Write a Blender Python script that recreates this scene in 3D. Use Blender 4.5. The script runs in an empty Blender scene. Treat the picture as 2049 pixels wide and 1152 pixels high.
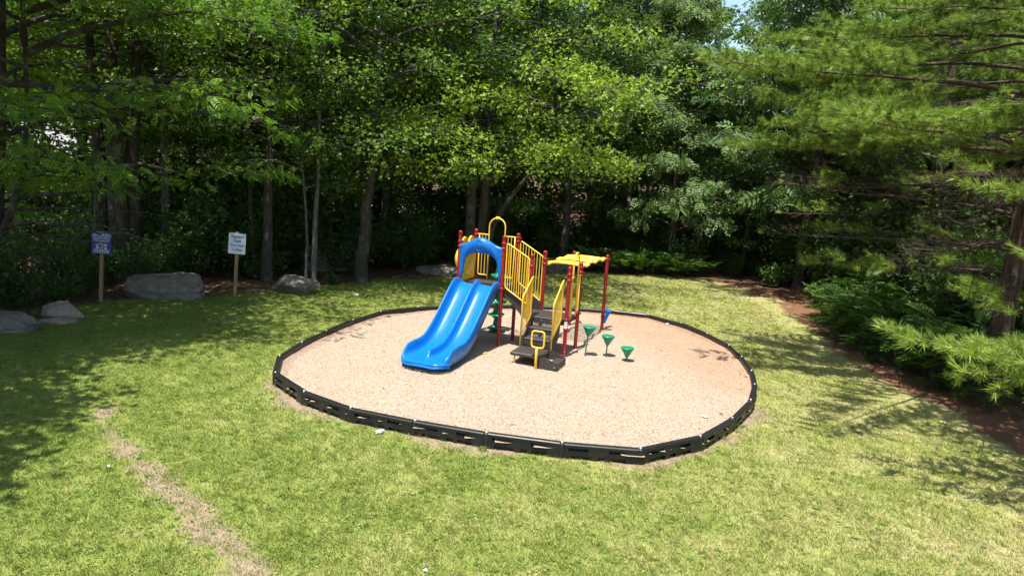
import bpy, math, random
import numpy as np
from mathutils import Vector, Matrix, noise as mnoise

R = math.radians
SC = bpy.context.scene
COL = SC.collection

# ------------------------------------------------------------------ camera, sky, sun, exposure
cam_d = bpy.data.cameras.new('camera')
cam = bpy.data.objects.new('camera', cam_d)
COL.objects.link(cam)
SC.camera = cam
cam_d.sensor_fit = 'HORIZONTAL'
cam_d.sensor_width = 36.0
cam_d.lens = 36.0 * 1442.0 / 2049.0
cam_d.clip_start = 0.1
cam_d.clip_end = 2000.0
cam.matrix_world = (Matrix.Translation((0, 0, 4.378)) @ Matrix.Rotation(R(90 - 9.74), 4, 'X')
                    @ Matrix.Rotation(R(3.48), 4, 'Z'))

SHX, SHY = 0.16, 0.27            # shadow run per metre of height
world = bpy.data.worlds.new('World')
SC.world = world
world.use_nodes = True
wn = world.node_tree.nodes
wl = world.node_tree.links
wn.clear()
sky = wn.new('ShaderNodeTexSky')
sky.sky_type = 'NISHITA'
sky.sun_disc = False
sky.sun_elevation = math.atan2(1.0, math.hypot(SHX, SHY))
sky.sun_rotation = math.atan2(-SHX, -SHY)
sky.air_density = 1.0
sky.dust_density = 1.2
bg = wn.new('ShaderNodeBackground')
bg.inputs['Strength'].default_value = 0.12
wo = wn.new('ShaderNodeOutputWorld')
wl.new(sky.outputs[0], bg.inputs['Color'])
wl.new(bg.outputs[0], wo.inputs['Surface'])

sun_d = bpy.data.lights.new('sun', 'SUN')
sun_d.energy = 4.6
sun_d.angle = R(0.53)
sun_d.color = (1.0, 0.955, 0.88)
sun = bpy.data.objects.new('sun', sun_d)
COL.objects.link(sun)
sun.rotation_euler = Vector((SHX, SHY, -1)).to_track_quat('-Z', 'Y').to_euler()
sun.location = (-8, -12, 40)

SC.view_settings.view_transform = 'Standard'
SC.view_settings.look = 'None'
SC.view_settings.exposure = 1.15
SC.view_settings.gamma = 1.0
SC.view_settings.use_curve_mapping = False
SC.render.engine = 'CYCLES'
SC.cycles.max_bounces = 5
SC.cycles.diffuse_bounces = 2
SC.cycles.glossy_bounces = 2
SC.cycles.transmission_bounces = 4
SC.cycles.transparent_max_bounces = 4
SC.cycles.use_denoising = True
SC.cycles.use_adaptive_sampling = True
SC.cycles.adaptive_threshold = 0.025
SC.cycles.sample_clamp_indirect = 6.0


# ------------------------------------------------------------------ helpers
def tag(o, label=None, cat=None, group=None, kind=None):
    if label: o['label'] = label
    if cat: o['category'] = cat
    if group: o['group'] = group
    if kind: o['kind'] = kind
    return o

def empty(name, loc, rz=0.0, label=None, cat=None, group=None, kind=None):
    o = bpy.data.objects.new(name, None)
    COL.objects.link(o)
    o.empty_display_size = 0.2
    o.location = loc
    o.rotation_euler = (0, 0, rz)
    return tag(o, label, cat, group, kind)

def link(name, me, mat=None, parent=None, smooth=False):
    o = bpy.data.objects.new(name, me)
    COL.objects.link(o)
    if mat is not None and len(me.materials) == 0:
        me.materials.append(mat)
    if parent is not None: o.parent = parent
    return o

def np_mesh(name, V, F, smooth=False, attrs=None):
    """V (n,3), F (m,k) all the same k"""
    V = np.asarray(V, np.float32); F = np.asarray(F, np.int32)
    me = bpy.data.meshes.new(name)
    k = F.shape[1]
    me.vertices.add(len(V)); me.vertices.foreach_set('co', V.ravel())
    me.loops.add(F.size); me.loops.foreach_set('vertex_index', F.ravel())
    me.polygons.add(len(F))
    me.polygons.foreach_set('loop_start', np.arange(0, F.size, k, dtype=np.int32))
    if smooth: me.polygons.foreach_set('use_smooth', np.ones(len(F), bool))
    me.update(calc_edges=True)
    for an, av in (attrs or {}).items():
        a = me.attributes.new(an, 'FLOAT', 'POINT')
        a.data.foreach_set('value', np.asarray(av, np.float32))
    return me

class MB:
    """mesh builder; zo is taken off every z (so that parts sit on their thing's base)"""
    def __init__(s, zo=0.0):
        s.v = []; s.f = []; s.sm = []; s.zo = zo
    def add(s, vs, fs, smooth=False):
        b = len(s.v)
        s.v += [tuple(v) for v in vs]
        s.f += [tuple(i + b for i in f) for f in fs]
        s.sm += [smooth] * len(fs)
        return s
    def box(s, lo, hi, M=None):
        x0, y0, z0 = lo; x1, y1, z1 = hi
        vs = [(x0,y0,z0),(x1,y0,z0),(x1,y1,z0),(x0,y1,z0),(x0,y0,z1),(x1,y0,z1),(x1,y1,z1),(x0,y1,z1)]
        if M is not None: vs = [tuple(M @ Vector(v)) for v in vs]
        return s.add(vs, [(3,2,1,0),(4,5,6,7),(0,1,5,4),(1,2,6,5),(2,3,7,6),(3,0,4,7)])
    def rbox(s, lo, hi, b=0.012, M=None):
        """box with bevelled edges on every side"""
        x0, y0, z0 = lo; x1, y1, z1 = hi
        P = []
        for (z, i) in ((z0, b), (z0 + b, 0), (z1 - b, 0), (z1, b)):
            a = b + i * 0
            xs0, xs1, ys0, ys1 = x0 + i, x1 - i, y0 + i, y1 - i
            c = b
            P.append([(xs0+c,ys0,z),(xs1-c,ys0,z),(xs1,ys0+c,z),(xs1,ys1-c,z),(xs1-c,ys1,z),(xs0+c,ys1,z),(xs0,ys1-c,z),(xs0,ys0+c,z)])
        vs = [p for r in P for p in r]
        if M is not None: vs = [tuple(M @ Vector(v)) for v in vs]
        fs = [tuple(range(7, -1, -1)), tuple(range(24, 32))]
        for k in range(3):
            for j in range(8):
                fs.append((k*8+j, k*8+(j+1)%8, (k+1)*8+(j+1)%8, (k+1)*8+j))
        return s.add(vs, fs)
    def tube(s, path, r, n=10, caps=True, closed=False):
        pts = [Vector(p) for p in path]
        m = len(pts)
        rs = r if hasattr(r, '__len__') else [r] * m
        vs = []; fs = []
        T0 = (pts[1] - pts[0]).normalized()
        N = T0.orthogonal().normalized()
        for i in range(m):
            if closed: T = (pts[(i+1) % m] - pts[i-1]).normalized()
            else: T = (pts[min(i+1, m-1)] - pts[max(i-1, 0)]).normalized()
            N = (N - T * N.dot(T)); N = N.normalized() if N.length > 1e-6 else T.orthogonal().normalized()
            B = T.cross(N)
            for k in range(n):
                a = 2 * math.pi * k / n
                vs.append(pts[i] + (N * math.cos(a) + B * math.sin(a)) * rs[i])
        for i in range(m if closed else m - 1):
            j = (i + 1) % m
            for k in range(n):
                fs.append((i*n+k, i*n+(k+1)%n, j*n+(k+1)%n, j*n+k))
        s.add(vs, fs, True)
        if caps and not closed:
            b = len(s.v) - m * n
            s.f.append(tuple(b + k for k in reversed(range(n)))); s.sm.append(False)
            s.f.append(tuple(b + (m-1)*n + k for k in range(n))); s.sm.append(False)
        return s
    def lathe(s, prof, c=(0,0,0), n=20, M=None, rad=None):
        """prof: list of (r,z); closes onto the axis at both ends when r=0"""
        vs = []; fs = []
        for (r, z) in prof:
            for k in range(n):
                a = 2*math.pi*k/n
                q = r * (rad(a, z) if rad else 1.0)
                p = Vector((q*math.cos(a), q*math.sin(a), z))
                if M is not None: p = M @ p
                vs.append((p.x+c[0], p.y+c[1], p.z+c[2]))
        for i in range(len(prof)-1):
            for k in range(n):
                fs.append((i*n+k, i*n+(k+1)%n, (i+1)*n+(k+1)%n, (i+1)*n+k))
        s.add(vs, fs, True)
        return s
    def prism(s, poly, axis, lo, hi):
        """poly of 2D points extruded along axis ('u','v','z'); poly coords are the other two in order"""
        def mk(p, t):
            a, b = p
            return {'u': (t, a, b), 'v': (a, t, b), 'z': (a, b, t)}[axis]
        n = len(poly)
        vs = [mk(p, lo) for p in poly] + [mk(p, hi) for p in poly]
        fs = [tuple(range(n)), tuple(range(2*n-1, n-1, -1))]
        for i in range(n):
            j = (i+1) % n
            fs.append((i, i+n, j+n, j))
        return s.add(vs, fs)
    def mesh(s, name):
        me = bpy.data.meshes.new(name)
        me.from_pydata([(x, y, z - s.zo) for (x, y, z) in s.v], [], s.f)
        me.polygons.foreach_set('use_smooth', s.sm)
        me.update()
        import bmesh
        bm = bmesh.new(); bm.from_mesh(me)
        bmesh.ops.recalc_face_normals(bm, faces=bm.faces)
        bm.to_mesh(me); bm.free()
        return me
    def build(s, name, mat, parent=None):
        return link(name, s.mesh(name), mat, parent)

def smooth_path(pts, k=6):
    """Catmull-Rom through pts"""
    P = [Vector(p) for p in pts]
    out = []
    for i in range(len(P)-1):
        p0 = P[max(i-1,0)]; p1 = P[i]; p2 = P[i+1]; p3 = P[min(i+2,len(P)-1)]
        for j in range(k):
            t = j/k
            out.append(0.5*((2*p1)+(-p0+p2)*t+(2*p0-5*p1+4*p2-p3)*t*t+(-p0+3*p1-3*p2+p3)*t**3))
    out.append(P[-1])
    return out

def round_path(pts, rad, k=5, closed=False):
    """polyline with rounded corners"""
    P = [Vector(p) for p in pts]; n = len(P); out = []
    for i in range(n):
        if not closed and i in (0, n-1): out.append(P[i]); continue
        a = P[i-1]; b = P[i]; c = P[(i+1) % n]
        d1 = (a-b); d2 = (c-b)
        r = min(rad, d1.length*0.45, d2.length*0.45)
        p = b + d1.normalized()*r; q = b + d2.normalized()*r
        for j in range(k+1):
            t = j/k
            out.append(p*(1-t)**2 + b*2*t*(1-t) + q*t*t)
    return out

# ------------------------------------------------------------------ materials
def nodes_of(name):
    m = bpy.data.materials.new(name)
    m.use_nodes = True
    nt = m.node_tree
    nt.nodes.clear()
    out = nt.nodes.new('ShaderNodeOutputMaterial')
    return m, nt, out

def nd(nt, t, **kw):
    n = nt.nodes.new(t)
    for k, v in kw.items():
        if k.startswith('i_'):
            n.inputs[k[2:]].default_value = v
        else: setattr(n, k, v)
    return n

def ramp(nt, fac, stops, interp='LINEAR'):
    r = nt.nodes.new('ShaderNodeValToRGB')
    r.color_ramp.interpolation = interp
    e = r.color_ramp.elements
    while len(e) < len(stops): e.new(0.5)
    for i, (p, c) in enumerate(stops):
        e[i].position = p
        e[i].color = c if len(c) == 4 else (*c, 1)
    nt.links.new(fac, r.inputs['Fac'])
    return r.outputs['Color']

def noise_tex(nt, vec, scale, detail=4, rough=0.55, dist=0.0):
    n = nt.nodes.new('ShaderNodeTexNoise')
    n.inputs['Scale'].default_value = scale
    n.inputs['Detail'].default_value = detail
    n.inputs['Roughness'].default_value = rough
    n.inputs['Distortion'].default_value = dist
    if vec is not None: nt.links.new(vec, n.inputs['Vector'])
    return n.outputs['Fac']

def mixc(nt, fac, a, b, mode='MIX'):
    m = nt.nodes.new('ShaderNodeMix'); m.data_type = 'RGBA'; m.blend_type = mode
    for sock, val in ((0, fac), (6, a), (7, b)):
        if isinstance(val, (int, float)): m.inputs[sock].default_value = val
        elif isinstance(val, tuple): m.inputs[sock].default_value = val if len(val) == 4 else (*val, 1)
        else: nt.links.new(val, m.inputs[sock])
    return m.outputs[2]

def math_n(nt, op, a, b=None, clamp=False):
    m = nt.nodes.new('ShaderNodeMath'); m.operation = op; m.use_clamp = clamp
    for i, v in ((0, a), (1, b)):
        if v is None: continue
        if isinstance(v, (int, float)): m.inputs[i].default_value = v
        else: nt.links.new(v, m.inputs[i])
    return m.outputs[0]

def bump(nt, h, strength=0.3, dist=0.02):
    b = nt.nodes.new('ShaderNodeBump')
    b.inputs['Strength'].default_value = strength
    b.inputs['Distance'].default_value = dist
    nt.links.new(h, b.inputs['Height'])
    return b.outputs['Normal']

def pos_vec(nt, kind='obj'):
    if kind == 'obj':
        return nt.nodes.new('ShaderNodeTexCoord').outputs['Object']
    return nt.nodes.new('ShaderNodeNewGeometry').outputs['Position']

def principled(nt, out, col=None, rough=0.5, spec=0.5, metal=0.0, normal=None, coat=0.0):
    p = nt.nodes.new('ShaderNodeBsdfPrincipled')
    if isinstance(col, tuple): p.inputs['Base Color'].default_value = (*col, 1)
    elif col is not None: nt.links.new(col, p.inputs['Base Color'])
    if isinstance(rough, (int, float)): p.inputs['Roughness'].default_value = rough
    else: nt.links.new(rough, p.inputs['Roughness'])
    p.inputs['Specular IOR Level'].default_value = spec
    p.inputs['Metallic'].default_value = metal
    p.inputs['Coat Weight'].default_value = coat
    if normal is not None: nt.links.new(normal, p.inputs['Normal'])
    nt.links.new(p.outputs[0], out.inputs['Surface'])
    return p

def plastic(name, col, rough=0.3, dust=0.10, dustcol=(0.45, 0.40, 0.33), spec=0.5, fade=0.12):
    """moulded plastic or powder coat with uneven sun fade, faint dust and scuffs"""
    m, nt, out = nodes_of(name)
    v = pos_vec(nt)
    n1 = noise_tex(nt, v, 3.0, 5, 0.6)
    n2 = noise_tex(nt, v, 22.0, 3, 0.6)
    c2 = tuple(min(1, c*(1-fade)+fade*0.5*(max(col)+0.1)) for c in col)
    c = mixc(nt, n1, col, c2)
    df = math_n(nt, 'MULTIPLY', math_n(nt, 'SUBTRACT', n2, 0.45, True), dust*4, True)
    c = mixc(nt, df, c, dustcol)
    r = math_n(nt, 'ADD', math_n(nt, 'MULTIPLY', n1, 0.22), rough-0.08)
    principled(nt, out, c, r, spec, normal=bump(nt, n2, 0.05, 0.004))
    return m

MAT = {}
MAT['blue'] = plastic('blue_plastic', (0.0005, 0.130, 0.43), 0.24, 0.035, fade=0.0, spec=0.28)
MAT['blue_hood'] = plastic('blue_hood_plastic', (0.001, 0.115, 0.40), 0.34, 0.04, fade=0.0, spec=0.3)
MAT['yellow'] = plastic('yellow_paint', (0.82, 0.50, 0.012), 0.34, 0.04)
MAT['yellow_plastic'] = plastic('yellow_plastic', (0.82, 0.52, 0.006), 0.36, 0.05)
MAT['red'] = plastic('red_paint', (0.25, 0.008, 0.014), 0.28, 0.02, fade=0.03, spec=0.4)
MAT['green'] = plastic('green_plastic', (0.002, 0.19, 0.085), 0.30, 0.03, fade=0.02)
MAT['green_dark'] = plastic('green_paint', (0.012, 0.10, 0.04), 0.4, 0.05)
MAT['deck'] = plastic('brown_deck_coating', (0.026, 0.021, 0.019), 0.55, 0.22, (0.13, 0.10, 0.08), fade=0.05)
MAT['border'] = plastic('black_border_plastic', (0.0085, 0.0085, 0.009), 0.38, 0.06, (0.09, 0.085, 0.08), fade=0.04)
MAT['white'] = plastic('white_print', (0.78, 0.79, 0.78), 0.5, 0.04)
MAT['sign_blue'] = plastic('sign_blue_enamel', (0.02, 0.03, 0.27), 0.35, 0.05)
MAT['sign_white'] = plastic('sign_white_enamel', (0.76, 0.79, 0.80), 0.4, 0.05)
MAT['ink_blue'] = plastic('sign_ink_blue', (0.02, 0.14, 0.46), 0.5, 0.0)
MAT['sign_text'] = plastic('sign_ink_white', (0.80, 0.81, 0.85), 0.5, 0.0)
MAT['steel'] = plastic('galvanised_steel', (0.55, 0.55, 0.55), 0.35, 0.05)
MAT['steel'].node_tree.nodes['Principled BSDF'].inputs['Metallic'].default_value = 0.8

def bark_mat(name, c1, c2, lichen=(0.26, 0.27, 0.22), la=0.35, stretch=0.16, scale=22):
    m, nt, out = nodes_of(name)
    v = pos_vec(nt)
    mp = nd(nt, 'ShaderNodeMapping'); mp.inputs['Scale'].default_value = (1, 1, stretch)
    nt.links.new(v, mp.inputs['Vector'])
    n1 = noise_tex(nt, mp.outputs[0], scale, 5, 0.65, 0.4)
    n2 = noise_tex(nt, v, 2.2, 4, 0.6)
    c = ramp(nt, n1, [(0.32, c1), (0.68, c2)])
    lf = math_n(nt, 'MULTIPLY', math_n(nt, 'SUBTRACT', n2, 0.52, True), 6*la, True)
    c = mixc(nt, lf, c, lichen)
    principled(nt, out, c, 0.9, 0.2, normal=bump(nt, n1, 0.9, 0.04))
    return m
MAT['bark'] = bark_mat('grey_brown_bark', (0.028, 0.023, 0.019), (0.095, 0.080, 0.067))
MAT['bark_pale'] = bark_mat('pale_bark', (0.06, 0.056, 0.05), (0.17, 0.16, 0.145), (0.27, 0.27, 0.24), 0.4, 0.5, 12)
MAT['bark_pine'] = bark_mat('pine_bark', (0.035, 0.024, 0.018), (0.115, 0.080, 0.060), (0.16, 0.14, 0.12), 0.15)
MAT['twig'] = bark_mat('dead_twig_bark', (0.12, 0.095, 0.075), (0.27, 0.225, 0.185), (0.3, 0.29, 0.26), 0.2)

def leaf_mat(name, dark, mid, light, trans=0.38, rough=0.5, spec=0.35):
    m, nt, out = nodes_of(name)
    at = nd(nt, 'ShaderNodeAttribute', attribute_name='tint')
    oi = nt.nodes.new('ShaderNodeObjectInfo')
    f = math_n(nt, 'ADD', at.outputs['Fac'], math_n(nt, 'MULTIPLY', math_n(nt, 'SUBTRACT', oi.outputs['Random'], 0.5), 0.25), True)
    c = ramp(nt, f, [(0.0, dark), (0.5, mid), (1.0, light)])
    p = nt.nodes.new('ShaderNodeBsdfPrincipled')
    nt.links.new(c, p.inputs['Base Color'])
    p.inputs['Roughness'].default_value = rough
    p.inputs['Specular IOR Level'].default_value = spec
    t = nt.nodes.new('ShaderNodeBsdfTranslucent')
    tc = mixc(nt, 1.0, c, (1.15, 1.25, 0.55), 'MULTIPLY')
    nt.links.new(tc, t.inputs['Color'])
    mx = nt.nodes.new('ShaderNodeMixShader')
    mx.inputs['Fac'].default_value = trans
    nt.links.new(p.outputs[0], mx.inputs[1]); nt.links.new(t.outputs[0], mx.inputs[2])
    nt.links.new(mx.outputs[0], out.inputs['Surface'])
    return m
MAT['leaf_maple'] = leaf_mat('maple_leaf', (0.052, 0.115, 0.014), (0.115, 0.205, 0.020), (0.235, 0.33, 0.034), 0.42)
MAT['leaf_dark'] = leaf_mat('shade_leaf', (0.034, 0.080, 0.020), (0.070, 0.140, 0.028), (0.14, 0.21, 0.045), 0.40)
MAT['leaf_locust'] = leaf_mat('compound_leaf', (0.065, 0.155, 0.018), (0.135, 0.255, 0.024), (0.23, 0.37, 0.040), 0.48)
MAT['leaf_hickory'] = leaf_mat('grey_green_compound_leaf', (0.050, 0.105, 0.032), (0.095, 0.165, 0.050), (0.17, 0.25, 0.08), 0.36)
MAT['leaf_pine'] = leaf_mat('pine_needle', (0.085, 0.145, 0.028), (0.195, 0.280, 0.050), (0.36, 0.45, 0.095), 0.42, 0.45)
MAT['leaf_fern'] = leaf_mat('fern_leaf', (0.036, 0.100, 0.020), (0.075, 0.155, 0.028), (0.14, 0.23, 0.045), 0.38)

def grass_colour(nt, P):
    """one colour field for the turf: green, yellow green and dried-out patches"""
    big = noise_tex(nt, P, 0.55, 3, 0.6, 0.3)
    med = noise_tex(nt, P, 2.3, 4, 0.65, 0.2)
    fine = noise_tex(nt, P, 14.0, 3, 0.6)
    sx = nd(nt, 'ShaderNodeSeparateXYZ'); nt.links.new(P, sx.inputs[0])
    # the right-hand side of the lawn is drier
    dryx = math_n(nt, 'MULTIPLY', math_n(nt, 'SUBTRACT', sx.outputs['X'], -2.0), 0.016)
    f = math_n(nt, 'ADD', math_n(nt, 'MULTIPLY', big, 0.50), math_n(nt, 'MULTIPLY', med, 0.42))
    f = math_n(nt, 'ADD', f, math_n(nt, 'MULTIPLY', fine, 0.26))
    f = math_n(nt, 'SUBTRACT', f, 0.06)
    f = math_n(nt, 'ADD', f, dryx)
    return f, fine

def grass_mat():
    m, nt, out = nodes_of('grass_blade')
    P = pos_vec(nt, 'world')
    f, fine = grass_colour(nt, P)
    oi = nt.nodes.new('ShaderNodeObjectInfo')
    f = math_n(nt, 'ADD', f, math_n(nt, 'MULTIPLY', math_n(nt, 'SUBTRACT', oi.outputs['Random'], 0.5), 0.22))
    c = ramp(nt, f, [(0.28, (0.140, 0.215, 0.036)), (0.48, (0.230, 0.300, 0.058)), (0.66, (0.335, 0.360, 0.105)), (0.86, (0.46, 0.41, 0.21))])
    p = nt.nodes.new('ShaderNodeBsdfPrincipled'); nt.links.new(c, p.inputs['Base Color'])
    p.inputs['Roughness'].default_value = 0.6; p.inputs['Specular IOR Level'].default_value = 0.25
    t = nt.nodes.new('ShaderNodeBsdfTranslucent'); nt.links.new(c, t.inputs['Color'])
    mx = nt.nodes.new('ShaderNodeMixShader'); mx.inputs['Fac'].default_value = 0.4
    nt.links.new(p.outputs[0], mx.inputs[1]); nt.links.new(t.outputs[0], mx.inputs[2])
    nt.links.new(mx.outputs[0], out.inputs['Surface'])
    return m
MAT['grass'] = grass_mat()

def ground_mat():
    m, nt, out = nodes_of('ground_soil_and_turf')
    P = pos_vec(nt, 'world')
    f, fine = grass_colour(nt, P)
    turf = ramp(nt, f, [(0.30, (0.12, 0.16, 0.032)), (0.52, (0.185, 0.215, 0.05)), (0.68, (0.26, 0.255, 0.09)), (0.86, (0.35, 0.30, 0.165))])
    n8 = noise_tex(nt, P, 9.0, 5, 0.65)
    n40 = noise_tex(nt, P, 45.0, 4, 0.7)
    soil = ramp(nt, math_n(nt, 'ADD', math_n(nt, 'MULTIPLY', n8, 0.5), math_n(nt, 'MULTIPLY', n40, 0.5)),
                [(0.30, (0.16, 0.118, 0.076)), (0.55, (0.26, 0.198, 0.135)), (0.75, (0.37, 0.300, 0.22))])
    litter = ramp(nt, math_n(nt, 'ADD', math_n(nt, 'MULTIPLY', n8, 0.4), math_n(nt, 'MULTIPLY', n40, 0.6)),
                  [(0.30, (0.045, 0.026, 0.017)), (0.52, (0.105, 0.060, 0.038)), (0.72, (0.20, 0.125, 0.085))])
    needle = ramp(nt, math_n(nt, 'ADD', math_n(nt, 'MULTIPLY', n8, 0.45), math_n(nt, 'MULTIPLY', n40, 0.55)),
                  [(0.30, (0.085, 0.042, 0.026)), (0.55, (0.178, 0.088, 0.051)), (0.75, (0.29, 0.165, 0.105))])
    gravel = ramp(nt, n40, [(0.3, (0.30, 0.28, 0.26)), (0.7, (0.55, 0.52, 0.48))])
    a_l = nd(nt, 'ShaderNodeAttribute', attribute_name='lawn').outputs['Fac']
    a_b = nd(nt, 'ShaderNodeAttribute', attribute_name='bare').outputs['Fac']
    a_n = nd(nt, 'ShaderNodeAttribute', attribute_name='needles').outputs['Fac']
    a_g = nd(nt, 'ShaderNodeAttribute', attribute_name='gravel').outputs['Fac']
    def soft(a, w=0.55):
        q = math_n(nt, 'ADD', a, math_n(nt, 'MULTIPLY', math_n(nt, 'SUBTRACT', n8, 0.5), w))
        return math_n(nt, 'MULTIPLY', math_n(nt, 'SUBTRACT', q, 0.32, True), 2.8, True)
    c = mixc(nt, soft(a_n), litter, needle)
    c = mixc(nt, soft(a_l), c, turf)
    c = mixc(nt, soft(a_b), c, soil)
    c = mixc(nt, soft(a_g, 0.2), c, gravel)
    h = math_n(nt, 'ADD', n8, math_n(nt, 'MULTIPLY', n40, 0.6))
    principled(nt, out, c, 0.95, 0.15, normal=bump(nt, h, 0.6, 0.03))
    return m
MAT['ground'] = ground_mat()

def mulch_mat(name, chips=False):
    m, nt, out = nodes_of(name)
    P = pos_vec(nt, 'world')
    n1 = noise_tex(nt, P, 1.1, 4, 0.6, 0.4)
    vo = nd(nt, 'ShaderNodeTexVoronoi'); vo.inputs['Scale'].default_value = 48.0
    nt.links.new(P, vo.inputs['Vector'])
    sep = nd(nt, 'ShaderNodeSeparateColor'); nt.links.new(vo.outputs['Color'], sep.inputs[0])
    n2 = noise_tex(nt, P, 60.0, 3, 0.7)
    if chips:
        at = nd(nt, 'ShaderNodeAttribute', attribute_name='tint'); f = at.outputs['Fac']
    else:
        f = math_n(nt, 'ADD', math_n(nt, 'MULTIPLY', sep.outputs[0], 0.6), math_n(nt, 'MULTIPLY', n2, 0.4))
    c = ramp(nt, f, [(0.0, (0.14, 0.098, 0.066)), (0.3, (0.275, 0.211, 0.149)), (0.7, (0.375, 0.300, 0.222)), (1.0, (0.54, 0.470, 0.385))])
    c = mixc(nt, math_n(nt, 'MULTIPLY', math_n(nt, 'SUBTRACT', n1, 0.42, True), 1.6, True), c, mixc(nt, 1.0, c, (0.93, 0.92, 0.97), 'MULTIPLY'))
    ed = nd(nt, 'ShaderNodeAttribute', attribute_name='edge').outputs['Fac']
    ru = nd(nt, 'ShaderNodeAttribute', attribute_name='rust').outputs['Fac']
    n3 = noise_tex(nt, P, 5.0, 4, 0.65)
    def soft(a):
        q = math_n(nt, 'ADD', a, math_n(nt, 'MULTIPLY', math_n(nt, 'SUBTRACT', n3, 0.5), 0.9))
        return math_n(nt, 'MULTIPLY', math_n(nt, 'SUBTRACT', q, 0.35, True), 1.3, True)
    c = mixc(nt, soft(ru), c, mixc(nt, 0.5, c, (0.34, 0.165, 0.085)))
    c = mixc(nt, soft(ed), c, mixc(nt, 0.65, c, (0.17, 0.085, 0.055)))
    principled(nt, out, c, 0.9, 0.2, normal=bump(nt, math_n(nt, 'ADD', f if not chips else n2, n2), 0.45 if not chips else 0.2, 0.015))
    return m
MAT['mulch'] = mulch_mat('wood_chip_mulch')
MAT['chip'] = mulch_mat('wood_chip', True)

def rock_mat(name, c1, c2, stain):
    m, nt, out = nodes_of(name)
    v = pos_vec(nt)
    n1 = noise_tex(nt, v, 2.6, 6, 0.62, 0.3)
    n2 = noise_tex(nt, v, 18.0, 5, 0.7)
    mp = nd(nt, 'ShaderNodeMapping'); mp.inputs['Scale'].default_value = (1, 1, 5)
    nt.links.new(v, mp.inputs['Vector'])
    n3 = noise_tex(nt, mp.outputs[0], 1.6, 4, 0.6, 0.6)
    c = ramp(nt, math_n(nt, 'ADD', math_n(nt, 'MULTIPLY', n1, 0.6), math_n(nt, 'MULTIPLY', n2, 0.4)), [(0.32, c1), (0.68, c2)])
    c = mixc(nt, math_n(nt, 'MULTIPLY', math_n(nt, 'SUBTRACT', n3, 0.55, True), 5, True), c, stain)
    h = math_n(nt, 'ADD', n1, math_n(nt, 'MULTIPLY', n2, 0.5))
    principled(nt, out, c, 0.9, 0.25, normal=bump(nt, h, 0.8, 0.05))
    return m
MAT['rock'] = rock_mat('grey_granite', (0.100, 0.088, 0.070), (0.225, 0.203, 0.168), (0.052, 0.046, 0.038))
MAT['rock_warm'] = rock_mat('tan_granite', (0.18, 0.145, 0.11), (0.36, 0.30, 0.235), (0.10, 0.083, 0.066))

def wood_mat():
    m, nt, out = nodes_of('treated_wood_post')
    v = pos_vec(nt)
    mp = nd(nt, 'ShaderNodeMapping'); mp.inputs['Scale'].default_value = (1, 1, 0.06)
    nt.links.new(v, mp.inputs['Vector'])
    n1 = noise_tex(nt, mp.outputs[0], 60, 4, 0.6, 0.3)
    c = ramp(nt, n1, [(0.3, (0.20, 0.115, 0.06)), (0.7, (0.36, 0.225, 0.125))])
    principled(nt, out, c, 0.8, 0.25, normal=bump(nt, n1, 0.3, 0.004))
    return m
MAT['post_wood'] = wood_mat()
def flat(name, c, rough=0.7):
    m, nt, out = nodes_of(name)
    v = pos_vec(nt)
    n = noise_tex(nt, v, 7, 4, 0.6)
    cc = mixc(nt, n, tuple(x*0.82 for x in c), tuple(min(1, x*1.15) for x in c))
    principled(nt, out, cc, rough, 0.3)
    return m
MAT['siding'] = flat('beige_siding', (0.50, 0.45, 0.40))
MAT['shingle'] = flat('grey_shingle', (0.25, 0.24, 0.24))
MAT['litter_white'] = flat('white_litter', (0.50, 0.51, 0.50), 0.5)
MAT['litter_yellow'] = flat('dry_yellow_leaf', (0.72, 0.50, 0.13), 0.6)
MAT['stone_pale'] = flat('pale_pebble', (0.62, 0.57, 0.52), 0.8)

# ------------------------------------------------------------------ plan geometry
RING = [(-2.63,19.94),(-3.51,19.12),(-3.98,17.87),(-4.31,16.55),(-4.55,15.41),(-4.65,14.22),(-4.36,13.09),(-3.53,12.12),
        (-2.55,11.42),(-1.42,11.01),(-0.26,10.68),(0.91,10.46),(2.10,10.40),(3.18,11.09),(3.99,12.09),(4.66,13.19),
        (5.08,14.26),(5.35,15.32),(5.49,16.49),(5.51,17.60),(5.26,18.77),(4.83,19.96),(4.08,20.91),(3.05,21.20),
        (1.98,21.27),(0.78,21.24),(-0.42,21.02),(-1.55,20.55)]
LAWN = [(-11.34,15.56),(-11.51,16.82),(-11.4,18.56),(-10.6,19.7),(-9.0,20.9),(-7.2,22.4),(-6.1,23.8),(-4.88,25.0),(-3.27,26.3),
        (-0.52,28.0),(3.6,30.6),(5.98,31.0),(8.0,30.7),(9.2,29.0),(9.45,25.57),(9.1,22.76),(8.9,20.53),(8.6,18.35),
        (8.45,16.71),(8.5,14.69),(8.7,13.23),(8.9,12.02),(9.6,8.0),(10.5,2.0),(11,-12),(-13,-12),(-12.5,4.0),(-11.8,12.0)]
PATH = [(-6.6,11.3),(-6.2,10.6),(-5.42,9.77),(-4.68,9.02),(-3.92,8.26),(-3.32,7.72),(-2.88,7.33),(-2.45,6.8),(-2.1,6.0),(-1.9,4.5)]
RIGHT_EDGE = [(9.2,29.0),(9.45,25.57),(9.1,22.76),(8.9,20.53),(8.6,18.35),(8.45,16.71),(8.5,14.69),(8.7,13.23),(8.9,12.02),(9.6,8.0),(10.5,2.0)]
BACK_EDGE = [(-4.88,25.0),(-3.27,26.3),(-0.52,28.0),(3.6,30.6),(5.98,31.0),(8.0,30.7),(9.2,29.0)]

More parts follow.
